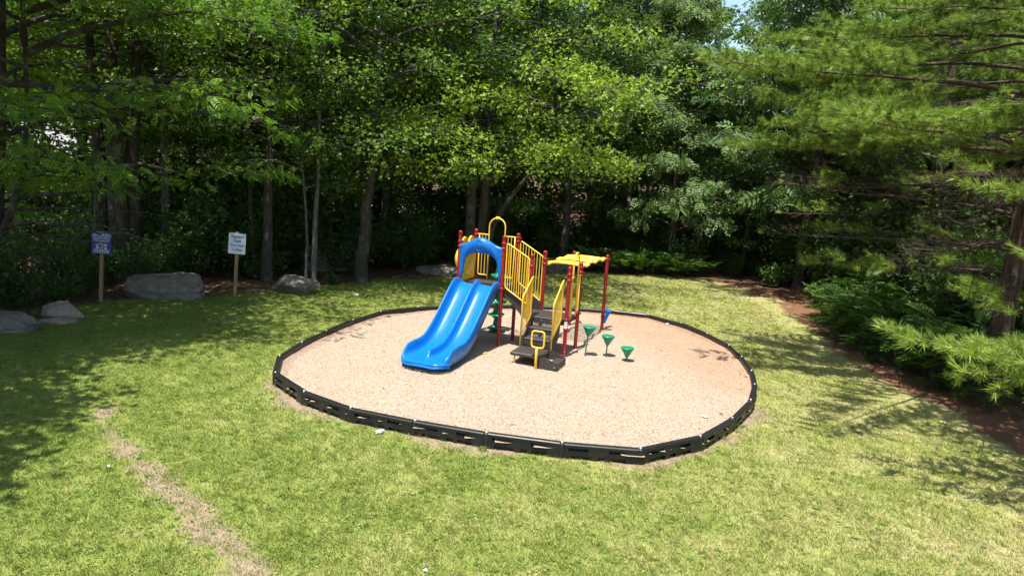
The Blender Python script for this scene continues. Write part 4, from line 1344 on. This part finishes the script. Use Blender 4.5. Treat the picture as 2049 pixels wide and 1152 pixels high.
def add_clumps(lv, rs, C, out, tpl, per, rad, flat_, size, tint0=0.5, hang=0.0):
    """leaf clumps round centres C (n,3); out (n,3) = outward direction there"""
    n = len(C)*per
    c = np.repeat(C, per, 0); o = np.repeat(out, per, 0)
    off = rs.normal(0, 1, (n, 3)); off = unit(off)*(rs.uniform(0, 1, (n, 1))**0.45)*rad
    off[:,2] *= flat_
    p = c+off
    nrm = np.array([0, 0, .62])+0.55*o+rs.normal(0, .50, (n, 3))
    X = 0.8*unit(off*np.array([1,1,.3])+1e-6)+0.7*o+rs.normal(0, .4, (n, 3)); X[:,2] -= hang
    ct = np.repeat(rs.normal(0, .14, len(C))+tint0, per)
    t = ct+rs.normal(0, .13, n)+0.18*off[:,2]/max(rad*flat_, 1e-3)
    lv.add(tpl, p, X, nrm, size*rs.uniform(.45, 1.35, n), t)

def interp_path(P, z):
    P = np.asarray(P, float); zz = P[:,2]
    i = int(np.clip(np.searchsorted(zz, z)-1, 0, len(P)-2)); t = (z-zz[i])/(zz[i+1]-zz[i])
    return P[i]+(P[i+1]-P[i])*t

def broad_tree(seed, trunks, z0, z1, Lmax, tpl, size, nl=34, ns=6, nc=3, per=26, zc=None, bias=(0,-1,0.35), rad=.58, flat_=.82, hang=0.0, tint0=.5, rise=.35, skip=None, boughs=(), cone=True, gaps=1.0):
    """trunks: list of (points (x,y,z), r0, r1). Returns wood mesh, crown mesh (local coordinates)"""
    rs = np.random.RandomState(seed); w = Wood(); lv = Leaves()
    for (P, r0, r1) in trunks:
        Q = np.array([tuple(p) for p in smooth_path(P, 4)])
        Q[1:-1,:2] += rs.normal(0, r0*.10, (len(Q)-2, 2))
        m = len(Q); rr_ = np.linspace(r0, r1, m); rr_[0] *= 1.45; rr_[1] *= 1.12
        w.tube(Q, rr_, 0, 12)
    zc = zc or z0+(z1-z0)*.3
    C = []; O = []
    specs = []
    for k in range(nl):
        f = (k+rs.uniform(0, 1))/nl; z = z0+(z1-z0)*f
        tr = trunks[rs.randint(len(trunks))][0]
        z = min(z, tr[-1][2]-.2)
        if z > zc: L = Lmax*max(.16, 1-.80*((z-zc)/(z1-zc))**.9) if cone else Lmax*max(.18, math.sqrt(max(0, 1-((z-zc)/(z1-zc+.6))**2)))
        else: L = Lmax*(.62+.38*(z-z0)/(zc-z0+1e-6))
        az = k*2.39996+rs.uniform(-.5, .5)
        d = np.array([math.cos(az), math.sin(az)])
        L *= 1+bias[2]*(d[0]*bias[0]+d[1]*bias[1])
        specs.append((interp_path(tr, z), d, L*rs.uniform(.8, 1.15), rise*rs.uniform(-.1, 1.5)))
    for (st_, dx, dy, L, rs_) in boughs:
        h = math.hypot(dx, dy); specs.append((np.array(st_, float), np.array([dx/h, dy/h]), L, rs_))
    for (p0, d, L, ri_) in specs:
        t = np.linspace(0, 1, 8)[:,None]
        bend = rs.normal(0, .12)
        side = np.array([-d[1], d[0]])
        P = np.concatenate([p0[None,:2]+d[None]*L*t+side[None]*bend*L*t*t, p0[2]+L*(ri_*1.25*t-ri_*.95*t*t)+rs.normal(0, .02*L, (8,1))*t], 1)
        w.tube(P, .016+.011*L, .005, 6)
        for j in range(ns):
            tt = .28+.72*(j+rs.uniform(.2, .8))/ns
            a = interp1(P, tt); sgn = 1 if j % 2 else -1
            ang = rs.uniform(.5, 1.1)*sgn
            e = np.array([d[0]*math.cos(ang)-d[1]*math.sin(ang), d[0]*math.sin(ang)+d[1]*math.cos(ang)])
            l2 = L*(.16+.30*(1-tt))*rs.uniform(.8, 1.2)+.25
            s2 = np.linspace(0, 1, 4)[:,None]
            Q = np.concatenate([a[None,:2]+e[None]*l2*s2, a[2]+l2*(rs.uniform(-.05,.28)*s2-(.16+hang*.3)*s2*s2)], 1)
            w.tube(Q, .013, .004, 4)
            for q in range(nc):
                c = interp1(Q, (q+.8)/nc if nc > 1 else .9)
                C.append(c+rs.normal(0, .10, 3)); O.append((e[0]*.8, e[1]*.8, -.1))
        C.append(P[-1]); O.append((d[0], d[1], -.15))
    C = np.array(C); O = np.array(O)
    if gaps:
        nz = np.array([mnoise.noise((c_[0]*.55+seed, c_[1]*.55, c_[2]*.65+seed*.3)) for c_ in C])
        kk = nz > (-.07 if gaps >= 1 else -.2); C = C[kk]; O = O[kk]
        tint0 = tint0+.25*np.clip(nz[kk]-.15, -.5, .6)
        per = int(per*(1.3 if gaps >= 1 else 1.1))
    if skip is not None:
        tint0 = tint0 if np.isscalar(tint0) else tint0[~skip(C)]
        kk = ~skip(C); C = C[kk]; O = O[kk]
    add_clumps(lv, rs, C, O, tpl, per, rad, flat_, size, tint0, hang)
    return w.mesh('trunk'), lv.mesh('crown')
def interp1(P, t):
    x = t*(len(P)-1); i = min(int(x), len(P)-2); return P[i]+(P[i+1]-P[i])*(x-i)

def pine_branch(w, lv, rs, p0, d, L, live=1.0, droop=1.0, up=.10, dens=1.0, size=.155, bare=.33, tint0=.5):
    side = np.array([-d[1], d[0]])
    t = np.linspace(0, 1, 9)[:,None]; bend = rs.normal(0, .10)
    P = np.concatenate([p0[None,:2]+d[None]*L*t+side[None]*bend*L*t*t, p0[2]+L*(up*t-.22*droop*t*t+.13*droop*t**3)], 1)
    P[1:] += rs.normal(0, .015*L/6, (8, 3))
    w.tube(P, .010+.0058*L, .006, 6)
    B = []; D = []
    n = int(9+5.0*L)
    for j in range(n):
        tt = .16+.84*(j+rs.uniform(0, 1))/n
        a = interp1(P, tt); sgn = 1 if j % 2 else -1
        ang = sgn*rs.uniform(.65, 1.15)
        e = np.array([d[0]*math.cos(ang)-d[1]*math.sin(ang), d[0]*math.sin(ang)+d[1]*math.cos(ang)])
        l2 = min(1.8, (.38+.30*L*(1-tt)))*rs.uniform(.6, 1.15)
        zt = rs.uniform(-.22, .38) if tt > bare else rs.uniform(-.45, .05)
        s2 = np.linspace(0, 1, 4)[:,None]
        Q = np.concatenate([a[None,:2]+e[None]*l2*s2, a[2]+l2*(zt*s2+.10*s2*s2)], 1)
        w.tube(Q, .0075, .0022, 3)
        isl = rs.uniform() < live*(1.0 if tt > bare else .10)
        if not isl:
            for _ in range(4):                         # dead sprays
                b0 = interp1(Q, rs.uniform(.3, .9)); dd = np.array([e[0], e[1], 0])+rs.normal(0, .5, 3); w.tube([b0, b0+unit(dd)*rs.uniform(.15, .5)], .004, .0015, 3)
            continue
        nb = max(2, int(l2/.055*dens))
        for q in range(nb):
            u_ = .22+.78*(q+rs.uniform(0, 1))/nb
            c = interp1(Q, u_)
            sp = np.array([e[0], e[1], .25])+rs.normal(0, .45, 3)
            B.append(c+unit(sp)*rs.uniform(0, .10)); D.append(sp)
        # side shoots on long twigs
        if l2 > .7:
            for q in range(5):
                u_ = rs.uniform(.3, .95); c = interp1(Q, u_); sg2 = 1 if q % 2 else -1
                e2 = np.array([e[0]*math.cos(sg2*.8)-e[1]*math.sin(sg2*.8), e[0]*math.sin(sg2*.8)+e[1]*math.cos(sg2*.8), .12])
                w.tube([c, c+e2*.32], .004, .002, 3)
                for q2 in range(max(2, int(3*dens))):
                    B.append(c+e2*.32*(.35+.65*q2/2.)+rs.normal(0, .015, 3)); D.append(e2+rs.normal(0, .3, 3))
    for q in range(3):
        B.append(P[-1]+rs.normal(0, .03, 3)); D.append(np.array([d[0], d[1], .3])+rs.normal(0, .3, 3))
    B = np.array(B); D = np.array(D)
    lv.add(T_PINE, B, D, rs.normal(0, 1, (len(B), 3))+np.array([0, 0, .01]), size*rs.uniform(.75, 1.2, len(B)), rs.normal(tint0, .20, len(B)))

def pine_tree(seed, H, r0, z0, Lfun, whorl=.62, nb=5, livefun=None, dens=1.0, size=.155, extra=()):
    rs = np.random.RandomState(seed); w = Wood(); lv = Leaves()
    P = np.array([(rs.normal(0,.04), rs.normal(0,.04), z) for z in np.linspace(-.2, H, 14)])
    rr_ = np.linspace(r0, .03, 14); rr_[0] *= 1.35
    w.tube(P, rr_, 0, 14)
    z = z0; k = 0
    while z < H-.4:
        for j in range(nb):
            az = 6.283*j/nb+k*1.1+rs.uniform(-.35, .35)
            d = np.array([math.cos(az), math.sin(az)])
            L = Lfun(z, d)*rs.uniform(.72, 1.12)
            if L < .4: continue
            pine_branch(w, lv, rs, interp_path(P, z+rs.uniform(-.15, .15)), d, L, livefun(z) if livefun else 1.0, 1.0 if z < 5 else rs.uniform(1.0, 2.2), .16 if z > 4 else .06, dens, size, .36 if z > 3.4 else .52)
        z += whorl*rs.uniform(.85, 1.15); k += 1
    for (p0, az, L, up, dr) in extra:
        pine_branch(w, lv, rs, np.array(p0, float), np.array([math.cos(az), math.sin(az)]), L, 1.0, dr, up, dens*1.2, size, .25, .62)
    return w.mesh('trunk'), lv.mesh('crown')

def plant(name, label, cat, wood, crown, loc, mw, ml, group=None, rz=0.0, s=1.0, pn=('trunk', 'crown')):
    e = empty(name, loc, rz, label, cat, group)
    e.scale = (s, s, s)
    link(pn[0], wood, mw, e)
    c = link(pn[1], crown, ml, e); c['kind'] = 'stuff'
    return e

# ------------------------------------------------------------------ front trees of the wood
def straight(r, h=16, lean=(0, 0)): return [([(0, 0, -.3), (lean[0]*.25, lean[1]*.25, h*.28), (lean[0]*.6, lean[1]*.6, h*.6), (lean[0], lean[1], h)], r, .04)]
G = 'trees at the wood edge'
w, c = broad_tree(101, [([(0.12,0,-.3),(.2,0,3),(.1,.1,7),(-.3,.3,15)], .36, .06), ([(-.42,.15,-.3),(-.42,.2,2.5),(-.6,.3,6),(-1.6,.6,14)], .33, .05), ([(.42,.3,-.3),(.5,.35,3.5),(.75,.4,7.5),(1.2,.5,15)], .27, .05)],
                  5.2, 15, 4.8, T_MAPLE, .115, 46, 6, 3, 30, bias=(0,-1,.25))
plant('maple_tree', 'big dark multi-stemmed tree behind the blue sign', 'tree', w, c, (-12.7, 22.6, 0), MAT['bark'], MAT['leaf_maple'], G)
w, c = broad_tree(102, straight(.15, 14, (.3, 0)), 4.5, 14, 3.4, T_MAPLE, .11, 30, 6, 3, 24)
plant('slender_tree', 'slender lichen-grey tree just right of the multi-stemmed tree', 'tree', w, c, (-11.75, 24.0, 0), MAT['bark_pale'], MAT['leaf_maple'], G)
w, c = broad_tree(103, straight(.185, 15, (.25, 0)), 4.0, 15, 4.4, T_MAPLE, .112, 46, 6, 3, 36, bias=(0,-1,.4), tint0=.45)
plant('maple_tree', 'straight brown-grey trunk just right of the white sign', 'tree', w, c, (-8.3, 24.0, 0), MAT['bark'], MAT['leaf_maple'], G)
w, c = broad_tree(104, [([(0,0,-.2),(-.15,0,2),(-.1,0,4.5),(.3,0,11)], .11, .03)], 3.4, 10, 2.4, T_OVAL, .12, 22, 5, 3, 18)
plant('slender_tree', 'thin dark leaning trunk beside the straight trunk by the white sign', 'tree', w, c, (-8.95, 24.7, 0), MAT['bark'], MAT['leaf_dark'], G)
w, c = broad_tree(105, [([(0,0,-.2),(.03,0,2),(.12,0,5),(.2,0,11)], .105, .03), ([(-.28,.1,-.2),(-.30,.1,2),(-.5,.1,4.5),(-.8,0,9)], .06, .02)], 2.9, 10, 2.2, T_OVAL, .12, 24, 5, 3, 20)
plant('slender_tree', 'thin pale mottled trunk behind the rounded grey boulder', 'tree', w, c, (-6.68, 23.9, 0), MAT['bark_pale'], MAT['leaf_dark'], G)
w, c = broad_tree(106, [([(0,0,-.3),(.06,0,1.2),(.28,0,4.5),(.55,0,9),(.5,.2,16)], .27, .05)], 3.6, 15, 4.6, T_MAPLE, .115, 48, 6, 3, 36, bias=(.25,-1,.3), tint0=.40)
plant('maple_tree', 'thick trunk leaning right between the grey boulder and the slide', 'tree', w, c, (-5.3, 24.8, 0), MAT['bark'], MAT['leaf_maple'], G)
w, c = broad_tree(107, [([(-.18,0,-.3),(-.22,0,3),(-.35,.1,8),(-.8,.3,16)], .25, .05), ([(.22,.1,-.3),(.2,.1,3),(.3,.2,8),(.7,.3,16)], .22, .05), ([(.4,0,.2),(.75,-.1,2.3),(2.0,-.4,4.3),(2.8,-.6,6.6)], .13, .04)],
                  3.9, 15, 4.9, T_MAPLE, .13, 48, 6, 3, 36, bias=(0,-1,.5), tint0=.70,
                  boughs=[((-.2,-.1,3.7),-.55,-1,4.6,.22),((.1,-.1,4.0),.1,-1,5.0,.2),((.2,0,4.2),.75,-1,4.4,.18),((0,0,4.8),-.25,-1,5.2,.22),((.2,0,4.6),.45,-1,5.0,.24)])
plant('maple_tree', 'twin-trunked maple with bright boughs reaching out above the slide', 'tree', w, c, (-1.5, 27.2, 0), MAT['bark'], MAT['leaf_maple'], G)
w, c = broad_tree(108, straight(.2, 15, (.3, 0)), 3.4, 14, 4.4, T_OVAL, .13, 46, 6, 3, 26, bias=(0,-1,-.15), tint0=.4)
plant('dark_tree', 'dark dense tree standing behind the overhead ladder', 'tree', w, c, (2.2, 32.4, 0), MAT['bark'], MAT['leaf_dark'], G)
w, c = broad_tree(109, straight(.17, 13, (-.4, 0)), 1.6, 12, 3.7, T_HICKORY, .30, 48, 6, 2, 12, bias=(-.2,-1,.0), hang=.7, rad=.45, flat_=.6, tint0=.72)
plant('hickory_tree', 'grey-green tree with drooping compound leaves at the back right', 'tree', w, c, (7.3, 33.2, 0), MAT['bark'], MAT['leaf_hickory'], G)
w, c = broad_tree(110, straight(.2, 16, (.5, 0)), 4.0, 16, 5.0, T_OVAL, .13, 46, 6, 3, 26, bias=(0,-1,.3), tint0=.62)
plant('light_green_tree', 'sunlit light green tree rising behind the drooping-leaf tree', 'tree', w, c, (5.2, 36.0, 0), MAT['bark'], MAT['leaf_maple'], G)
# feathery tree on the left edge and its neighbour outside the frame (both shade the lawn)
w, c = broad_tree(111, [([(0,0,-.3),(.1,0,2.5),(.5,-.1,6),(.6,0,13)], .2, .04), ([(0.1,0,1.6),(.9,-.2,3.4),(1.2,-.3,5.2),(1.3,-.4,8)], .10, .03)], 1.8, 12.5, 5.6, T_LOCUST, .23, 52, 6, 3, 12, bias=(1,-.1,.3), cone=False, gaps=.4, rad=.46, flat_=.5, tint0=.58, hang=.15, skip=lambda C: (C[:,0] > .7) & (C[:,2] < 3.0),
                  boughs=[((0,0,1.7),1,-.25,3.2,.12),((0,0,2.4),1,-.1,3.6,.1),((.1,0,3.2),1,-.5,3.4,.15),((0,0,1.3),1,-.9,2.6,.1)])
plant('locust_tree', 'feathery bright green tree at the left edge of the picture', 'tree', w, c, (-13.5, 18.6, 0), MAT['bark'], MAT['leaf_locust'], G)
LOC_W, LOC_C = w, c
w, c = broad_tree(113, straight(.25, 14, (.4, .2)), 4.6, 13.5, 5.0, T_MAPLE, .20, 58, 6, 3, 26, bias=(1,0,.1), cone=False, gaps=0)
plant('maple_tree', 'tree standing left of the lawn and shading its left edge', 'tree', w, c, (-14.5, 10.2, 0), MAT['bark'], MAT['leaf_maple'], G)
plant('maple_tree', 'tree near the camera shading the lower left of the lawn', 'tree', w, c, (-13.3, 5.4, 0), MAT['bark'], MAT['leaf_maple'], G, R(70))
w, c = broad_tree(114, straight(.17, 13.5, (.9, 0)), 8.2, 13.5, 3.7, T_MAPLE, .18, 44, 6, 3, 24, bias=(1,0,.1), cone=False, gaps=.5)  # extra tree, mostly out of view, added for the shade of its high crown
plant('maple_tree', 'unseen tall tree added by the left edge so its crown shades the boulders and the signs', 'tree', w, c, (-12.9, 15.2, 0), MAT['bark'], MAT['leaf_maple'], G)

# ------------------------------------------------------------------ pines on the right
def LA(z, d):
    base = 5.4 if z < 3.2 else (5.4+2.2*(z-3.2)/3.3 if z < 6.5 else (7.6 if z < 8.0 else max(.5, 7.6-2.1*(z-8.0))))
    return base*(1+.10*(-d[0]))
wpA, cpA = pine_tree(201, 13.0, .30, 3.0, LA, .70, 5, lambda z: .45 if z < 3.6 else (.06 if z < 5.7 else 1.0), 1.6, .18)
plant('pine_tree', 'large white pine on the right with layered boughs and a brown trunk', 'pine', wpA, cpA, (10.7, 15.4, 0), MAT['bark_pine'], MAT['leaf_pine'], 'pines on the right', R(20), .88)
plant('pine_tree', 'second pine in the shade behind the large one', 'pine', wpA, cpA, (14.5, 25.5, 0), MAT['bark_pine'], MAT['leaf_pine'], 'pines on the right', R(130), .95)
wpB, cpB = pine_tree(203, 15.0, .28, 4.2, lambda z, d: (5.0 if z < 8 else 5.0*max(.1, (15.5-z)/7.5)), .85, 5, None, .95, .18,
                     extra=[((-.1, .1, 1.75), R(167), 6.1, .10, .2), ((-.1, .2, 1.5), R(160), 5.0, .05, .2), ((0, .2, 3.0), R(163), 4.7, .14, .2)])
plant('pine_tree', 'near pine at the right edge reaching one bright low branch over the shrubs', 'pine', wpB, cpB, (11.7, 8.6, 0), MAT['bark_pine'], MAT['leaf_pine'], 'pines on the right')

# ------------------------------------------------------------------ trees deeper in the wood
BG = []
for i, (sd, tpl, sz, per, hh, LL) in enumerate(((301, T_OVAL, .21, 28, 16, 4.6), (302, T_MAPLE, .20, 22, 17, 4.8), (303, T_OVAL, .19, 30, 15, 4.2), (304, T_HICKORY, .40, 9, 15, 4.4))):
    BG.append(broad_tree(sd, straight(.2, hh, (.5, .2)), 2.4 if i != 2 else 1.4, hh, LL, tpl, sz, 36, 5, 2, per, bias=(0,-1,.1), rad=.62, flat_=.55, tint0=.45, gaps=0))
rb = random.Random(11)
spots = []
def try_spot(x, y, dmin):
    if all((x-a)**2+(y-b)**2 > dmin**2 for a, b in spots): spots.append((x, y)); return True
    return False
for x, y in ((-12.7,22.6),(-8.3,24),(-5.3,24.8),(-1.5,27.2),(2.2,32.4),(7.3,33.2),(5.2,36),(10.5,15.4),(14.5,25.5)): spots.append((x, y))
bgpos = []
for k in range(900):
    y = rb.uniform(26.5, 42); x = rb.uniform(-.86*y, .86*y)
    edge = float(sdist(np.array([x]), np.array([y]), LAWN)[0])
    if edge > -2.2: continue
    if -40 < x < -15.5 and y > 33: continue
    if try_spot(x, y, 3.0): bgpos.append((x, y, 'near'))
for k in range(900):
    y = rb.uniform(42, 52); x = rb.uniform(4, .8*y)
    if try_spot(x, y, 4.6): bgpos.append((x, y, 'near'))
for k in range(900):
    y = rb.uniform(69, 96); x = rb.uniform(-.8*y, .72*y)
    if try_spot(x, y, 5.4): bgpos.append((x, y, 'far'))
nb_near = nb_far = 0
for i, (x, y, kd) in enumerate(bgpos):
    v = rb.choice((0, 1, 2, 0, 3)) if x > 0 else rb.choice((0, 1, 2, 1))
    wv, cv = BG[v]
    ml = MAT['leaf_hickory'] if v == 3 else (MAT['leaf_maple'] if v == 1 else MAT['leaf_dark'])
    s = rb.uniform(.98, 1.3)*(1.0 if kd == 'near' else 1.15)
    if abs(x/y-.285) < .055: s *= .62          # a low stretch of the wood lets the sky through
    if kd == 'near':
        plant('wood_tree', 'leafy tree inside the dark wood behind the front trunks', 'tree', wv, cv, (x, y, -.05), MAT['bark'], ml, 'trees deeper in the wood', rb.uniform(0, 6.28), s)
    else:
        plant('far_tree', 'far tree beyond the gravel road behind the wood', 'tree', wv, cv, (x, y, -.05), MAT['bark'], ml, 'far trees beyond the road', rb.uniform(0, 6.28), s)

# ------------------------------------------------------------------ understorey shrubs, ferns, sumac
def shrub(seed, h, wd, tpl, size, nst=9, per=22, rad=.22, flat_=.7, hang=0.1, tint0=.45):
    rs = np.random.RandomState(seed); w = Wood(); lv = Leaves(); C = []; O = []
    for k in range(nst):
        az = k*2.4+rs.uniform(-.4, .4); d = np.array([math.cos(az), math.sin(az)]); rr_ = wd*rs.uniform(.25, 1.0); hh = h*rs.uniform(.55, 1.05)*(1-.35*(rr_/wd)**2)
        t = np.linspace(0, 1, 6)[:,None]
        P = np.concatenate([d[None]*rr_*t**1.3, hh*(1.25*t-.25*t*t)-.05], 1)
        w.tube(P, .018, .005, 5)
        for q in range(5):
            c = interp1(P, .3+.7*q/4)+rs.normal(0, .12*wd, 3)*np.array([1,1,.6]); c[2] = max(c[2], .08)
            C.append(c); O.append((d[0]*.7, d[1]*.7, 0))
    add_clumps(lv, rs, np.array(C), np.array(O), tpl, per, rad, flat_, size, tint0, hang)
    return w.mesh('stems'), lv.mesh('foliage')
SH = [shrub(401, 1.5, .9, T_OVAL, .085, 11, 26, .26), shrub(402, 2.2, 1.1, T_OVAL, .10, 12, 26, .30), shrub(403, 1.0, .8, T_MAPLE, .10, 9, 20, .22)]
SAP = [shrub(411, 3.2, 1.3, T_OVAL, .13, 16, 34, .42, .8), shrub(412, 4.2, 1.6, T_MAPLE, .15, 18, 34, .48, .8)]
rb = random.Random(29)
EDGE_L = [(-12.2,16.2),(-12.4,17.6),(-12.3,19.2),(-11.2,20.9),(-9.5,21.8),(-7.8,23.4),(-6.5,25.0),(-5.0,26.4),(-3.3,27.9),(-.6,29.4),(2.4,31.4),(5.0,32.6),(8.3,32.2),(10.4,30.0),(11.2,26.5),(11.5,23.6)]
def along(pts, n, jit, back):
    out = []
    for k in range(n):
        f = (k+rb.uniform(0, 1))/n*(len(pts)-1); i = int(f); t = f-i
        a = pts[i]; b_ = pts[min(i+1, len(pts)-1)]
        x = a[0]+(b_[0]-a[0])*t; y = a[1]+(b_[1]-a[1])*t
        bk = rb.uniform(*back); d = math.hypot(x, y-15)
        out.append((x+x/d*bk*.6+rb.uniform(-jit, jit), y+(y-15)/d*bk+rb.uniform(-jit, jit)))
    return out
for i, (x, y) in enumerate(along(EDGE_L, 46, .35, (.4, 4.0))):
    v = rb.choice((0, 1, 2, 1)); wv, cv = SH[v]
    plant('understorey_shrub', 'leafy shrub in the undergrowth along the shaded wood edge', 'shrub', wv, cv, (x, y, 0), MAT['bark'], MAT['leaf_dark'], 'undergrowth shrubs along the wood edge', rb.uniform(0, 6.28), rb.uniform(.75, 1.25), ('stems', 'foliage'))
RIGHT_WOOD = [(13.2,17.5),(13.4,19.5),(13.0,21.5),(12.6,23.5),(12.4,26.0),(12.0,28.5)]
LEFT_WOOD = [(-19.5,25.0),(-17.0,25.5),(-15.0,26.0),(-13.0,26.2),(-11.0,26.5),(-9.0,27.0),(-7.5,28.0)]
for i, (x, y) in enumerate(along(EDGE_L[3:], 64, .5, (2.6, 10.0))+along(LEFT_WOOD, 26, .5, (.0, 6.5))+along(RIGHT_WOOD, 22, .6, (.0, 3.0))):
    wv, cv = SAP[i % 2]
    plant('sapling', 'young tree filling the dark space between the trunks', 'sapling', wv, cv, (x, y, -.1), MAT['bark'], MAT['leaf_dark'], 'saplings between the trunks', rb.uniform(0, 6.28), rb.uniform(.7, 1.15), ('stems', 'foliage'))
for i, (x, y, s) in enumerate(((-12.4,17.9,.9),(-12.0,18.9,.8),(-11.9,20.0,.85),(-12.9,16.6,1.1),(-12.6,15.2,1.0),(-6.15,24.0,.45))):
    wv, cv = SH[2 if i % 2 else 0]
    lab = 'small bright sapling shrub beside the rounded grey boulder' if i == 5 else 'sunlit leafy shrub left of the blue sign'
    plant('edge_shrub', lab, 'shrub', wv, cv, (x, y, 0), MAT['bark'], MAT['leaf_locust'], None if i == 5 else 'sunlit shrubs left of the blue sign', rb.uniform(0, 6.28), s, ('stems', 'foliage'))

def frond_plant(seed, nf, L, tpl, elev=(.5, 1.1), stem=.25):
    rs = np.random.RandomState(seed); w = Wood(); lv = Leaves()
    pos = []; X = []; N = []
    for k in range(nf):
        az = k*2.4+rs.uniform(-.3, .3); el = rs.uniform(*elev); d = np.array([math.cos(az)*math.cos(el), math.sin(az)*math.cos(el), math.sin(el)])
        hs_ = stem*rs.uniform(.3, 1.6); b0 = np.array([math.cos(az)*.05, math.sin(az)*.05, 0]); b1 = b0*2.5+np.array([0, 0, hs_])+d*.05
        w.tube([b0-np.array([0,0,.05]), b1], .008, .004, 4)
        pos.append(b1); X.append(d); N.append(np.array([-math.cos(az)*math.sin(el), -math.sin(az)*math.sin(el), math.cos(el)])+rs.normal(0, .15, 3))
    lv.add(tpl, np.array(pos), np.array(X), np.array(N), L*rs.uniform(.7, 1.15, nf), rs.normal(.5, .2, nf))
    return w.mesh('stems'), lv.mesh('fronds')
T_FERN = frond_template(13, .16, .55, .20)
FERN = [frond_plant(501, 12, .75, T_FERN), frond_plant(502, 9, .6, T_FERN)]
SUM = [frond_plant(511, 40, .62, T_SUMAC, (.05, .8), .85), frond_plant(512, 30, .55, T_SUMAC, (.05, .7), .6), frond_plant(513, 18, .45, T_SUMAC, (.05, .7), .3)]
for k in range(26):
    x = rb.uniform(3.0, 8.4); y = 30.8+rb.uniform(0, 1.5)-.05*(x-5)**2*.3
    wv, cv = FERN[k % 2]
    plant('fern', 'light green fern in the tall growth at the far back edge of the lawn', 'fern', wv, cv, (x, y, 0), MAT['bark'], MAT['leaf_fern'], 'ferns at the far back edge of the lawn', rb.uniform(0, 6.28), rb.uniform(1.0, 1.6), ('stems', 'fronds'))
sp_s = []
for k in range(400):
    y = rb.uniform(13.6, 23.5); xe = np.interp(y, [13, 14.7, 16.7, 18.4, 20.5, 23.5], [10.2, 9.8, 9.35, 9.2, 9.6, 10.2])
    x = xe+rb.uniform(0, 2.4)
    if y < 15.3 and rb.random() < .6: continue
    if all((x-a)**2+(y-b_)**2 > .55**2 for a, b_ in sp_s): sp_s.append((x, y))
for k, (x, y) in enumerate(sp_s[:34]):
    wv, cv = SUM[rb.choice((0, 0, 1, 2))]
    plant('sumac_shrub', 'sumac-like shrub with long fronds in the green patch under the pines', 'shrub', wv, cv, (x, y, 0), MAT['bark'], MAT['leaf_fern'], 'fronded shrubs under the pines', rb.uniform(0, 6.28), rb.uniform(.8, 1.2), ('stems', 'fronds'))
for (x, y, s, lab) in ((9.35, 15.5, .5, 'tiny green seedling on the red needle bed near the lawn'), (9.9, 14.2, .8, 'small leafy plant on the needle bed at the right')):
    wv, cv = SUM[2]
    plant('seedling', lab, 'plant', wv, cv, (x, y, 0), MAT['bark'], MAT['leaf_fern'], None, 1.0, s, ('stems', 'fronds'))
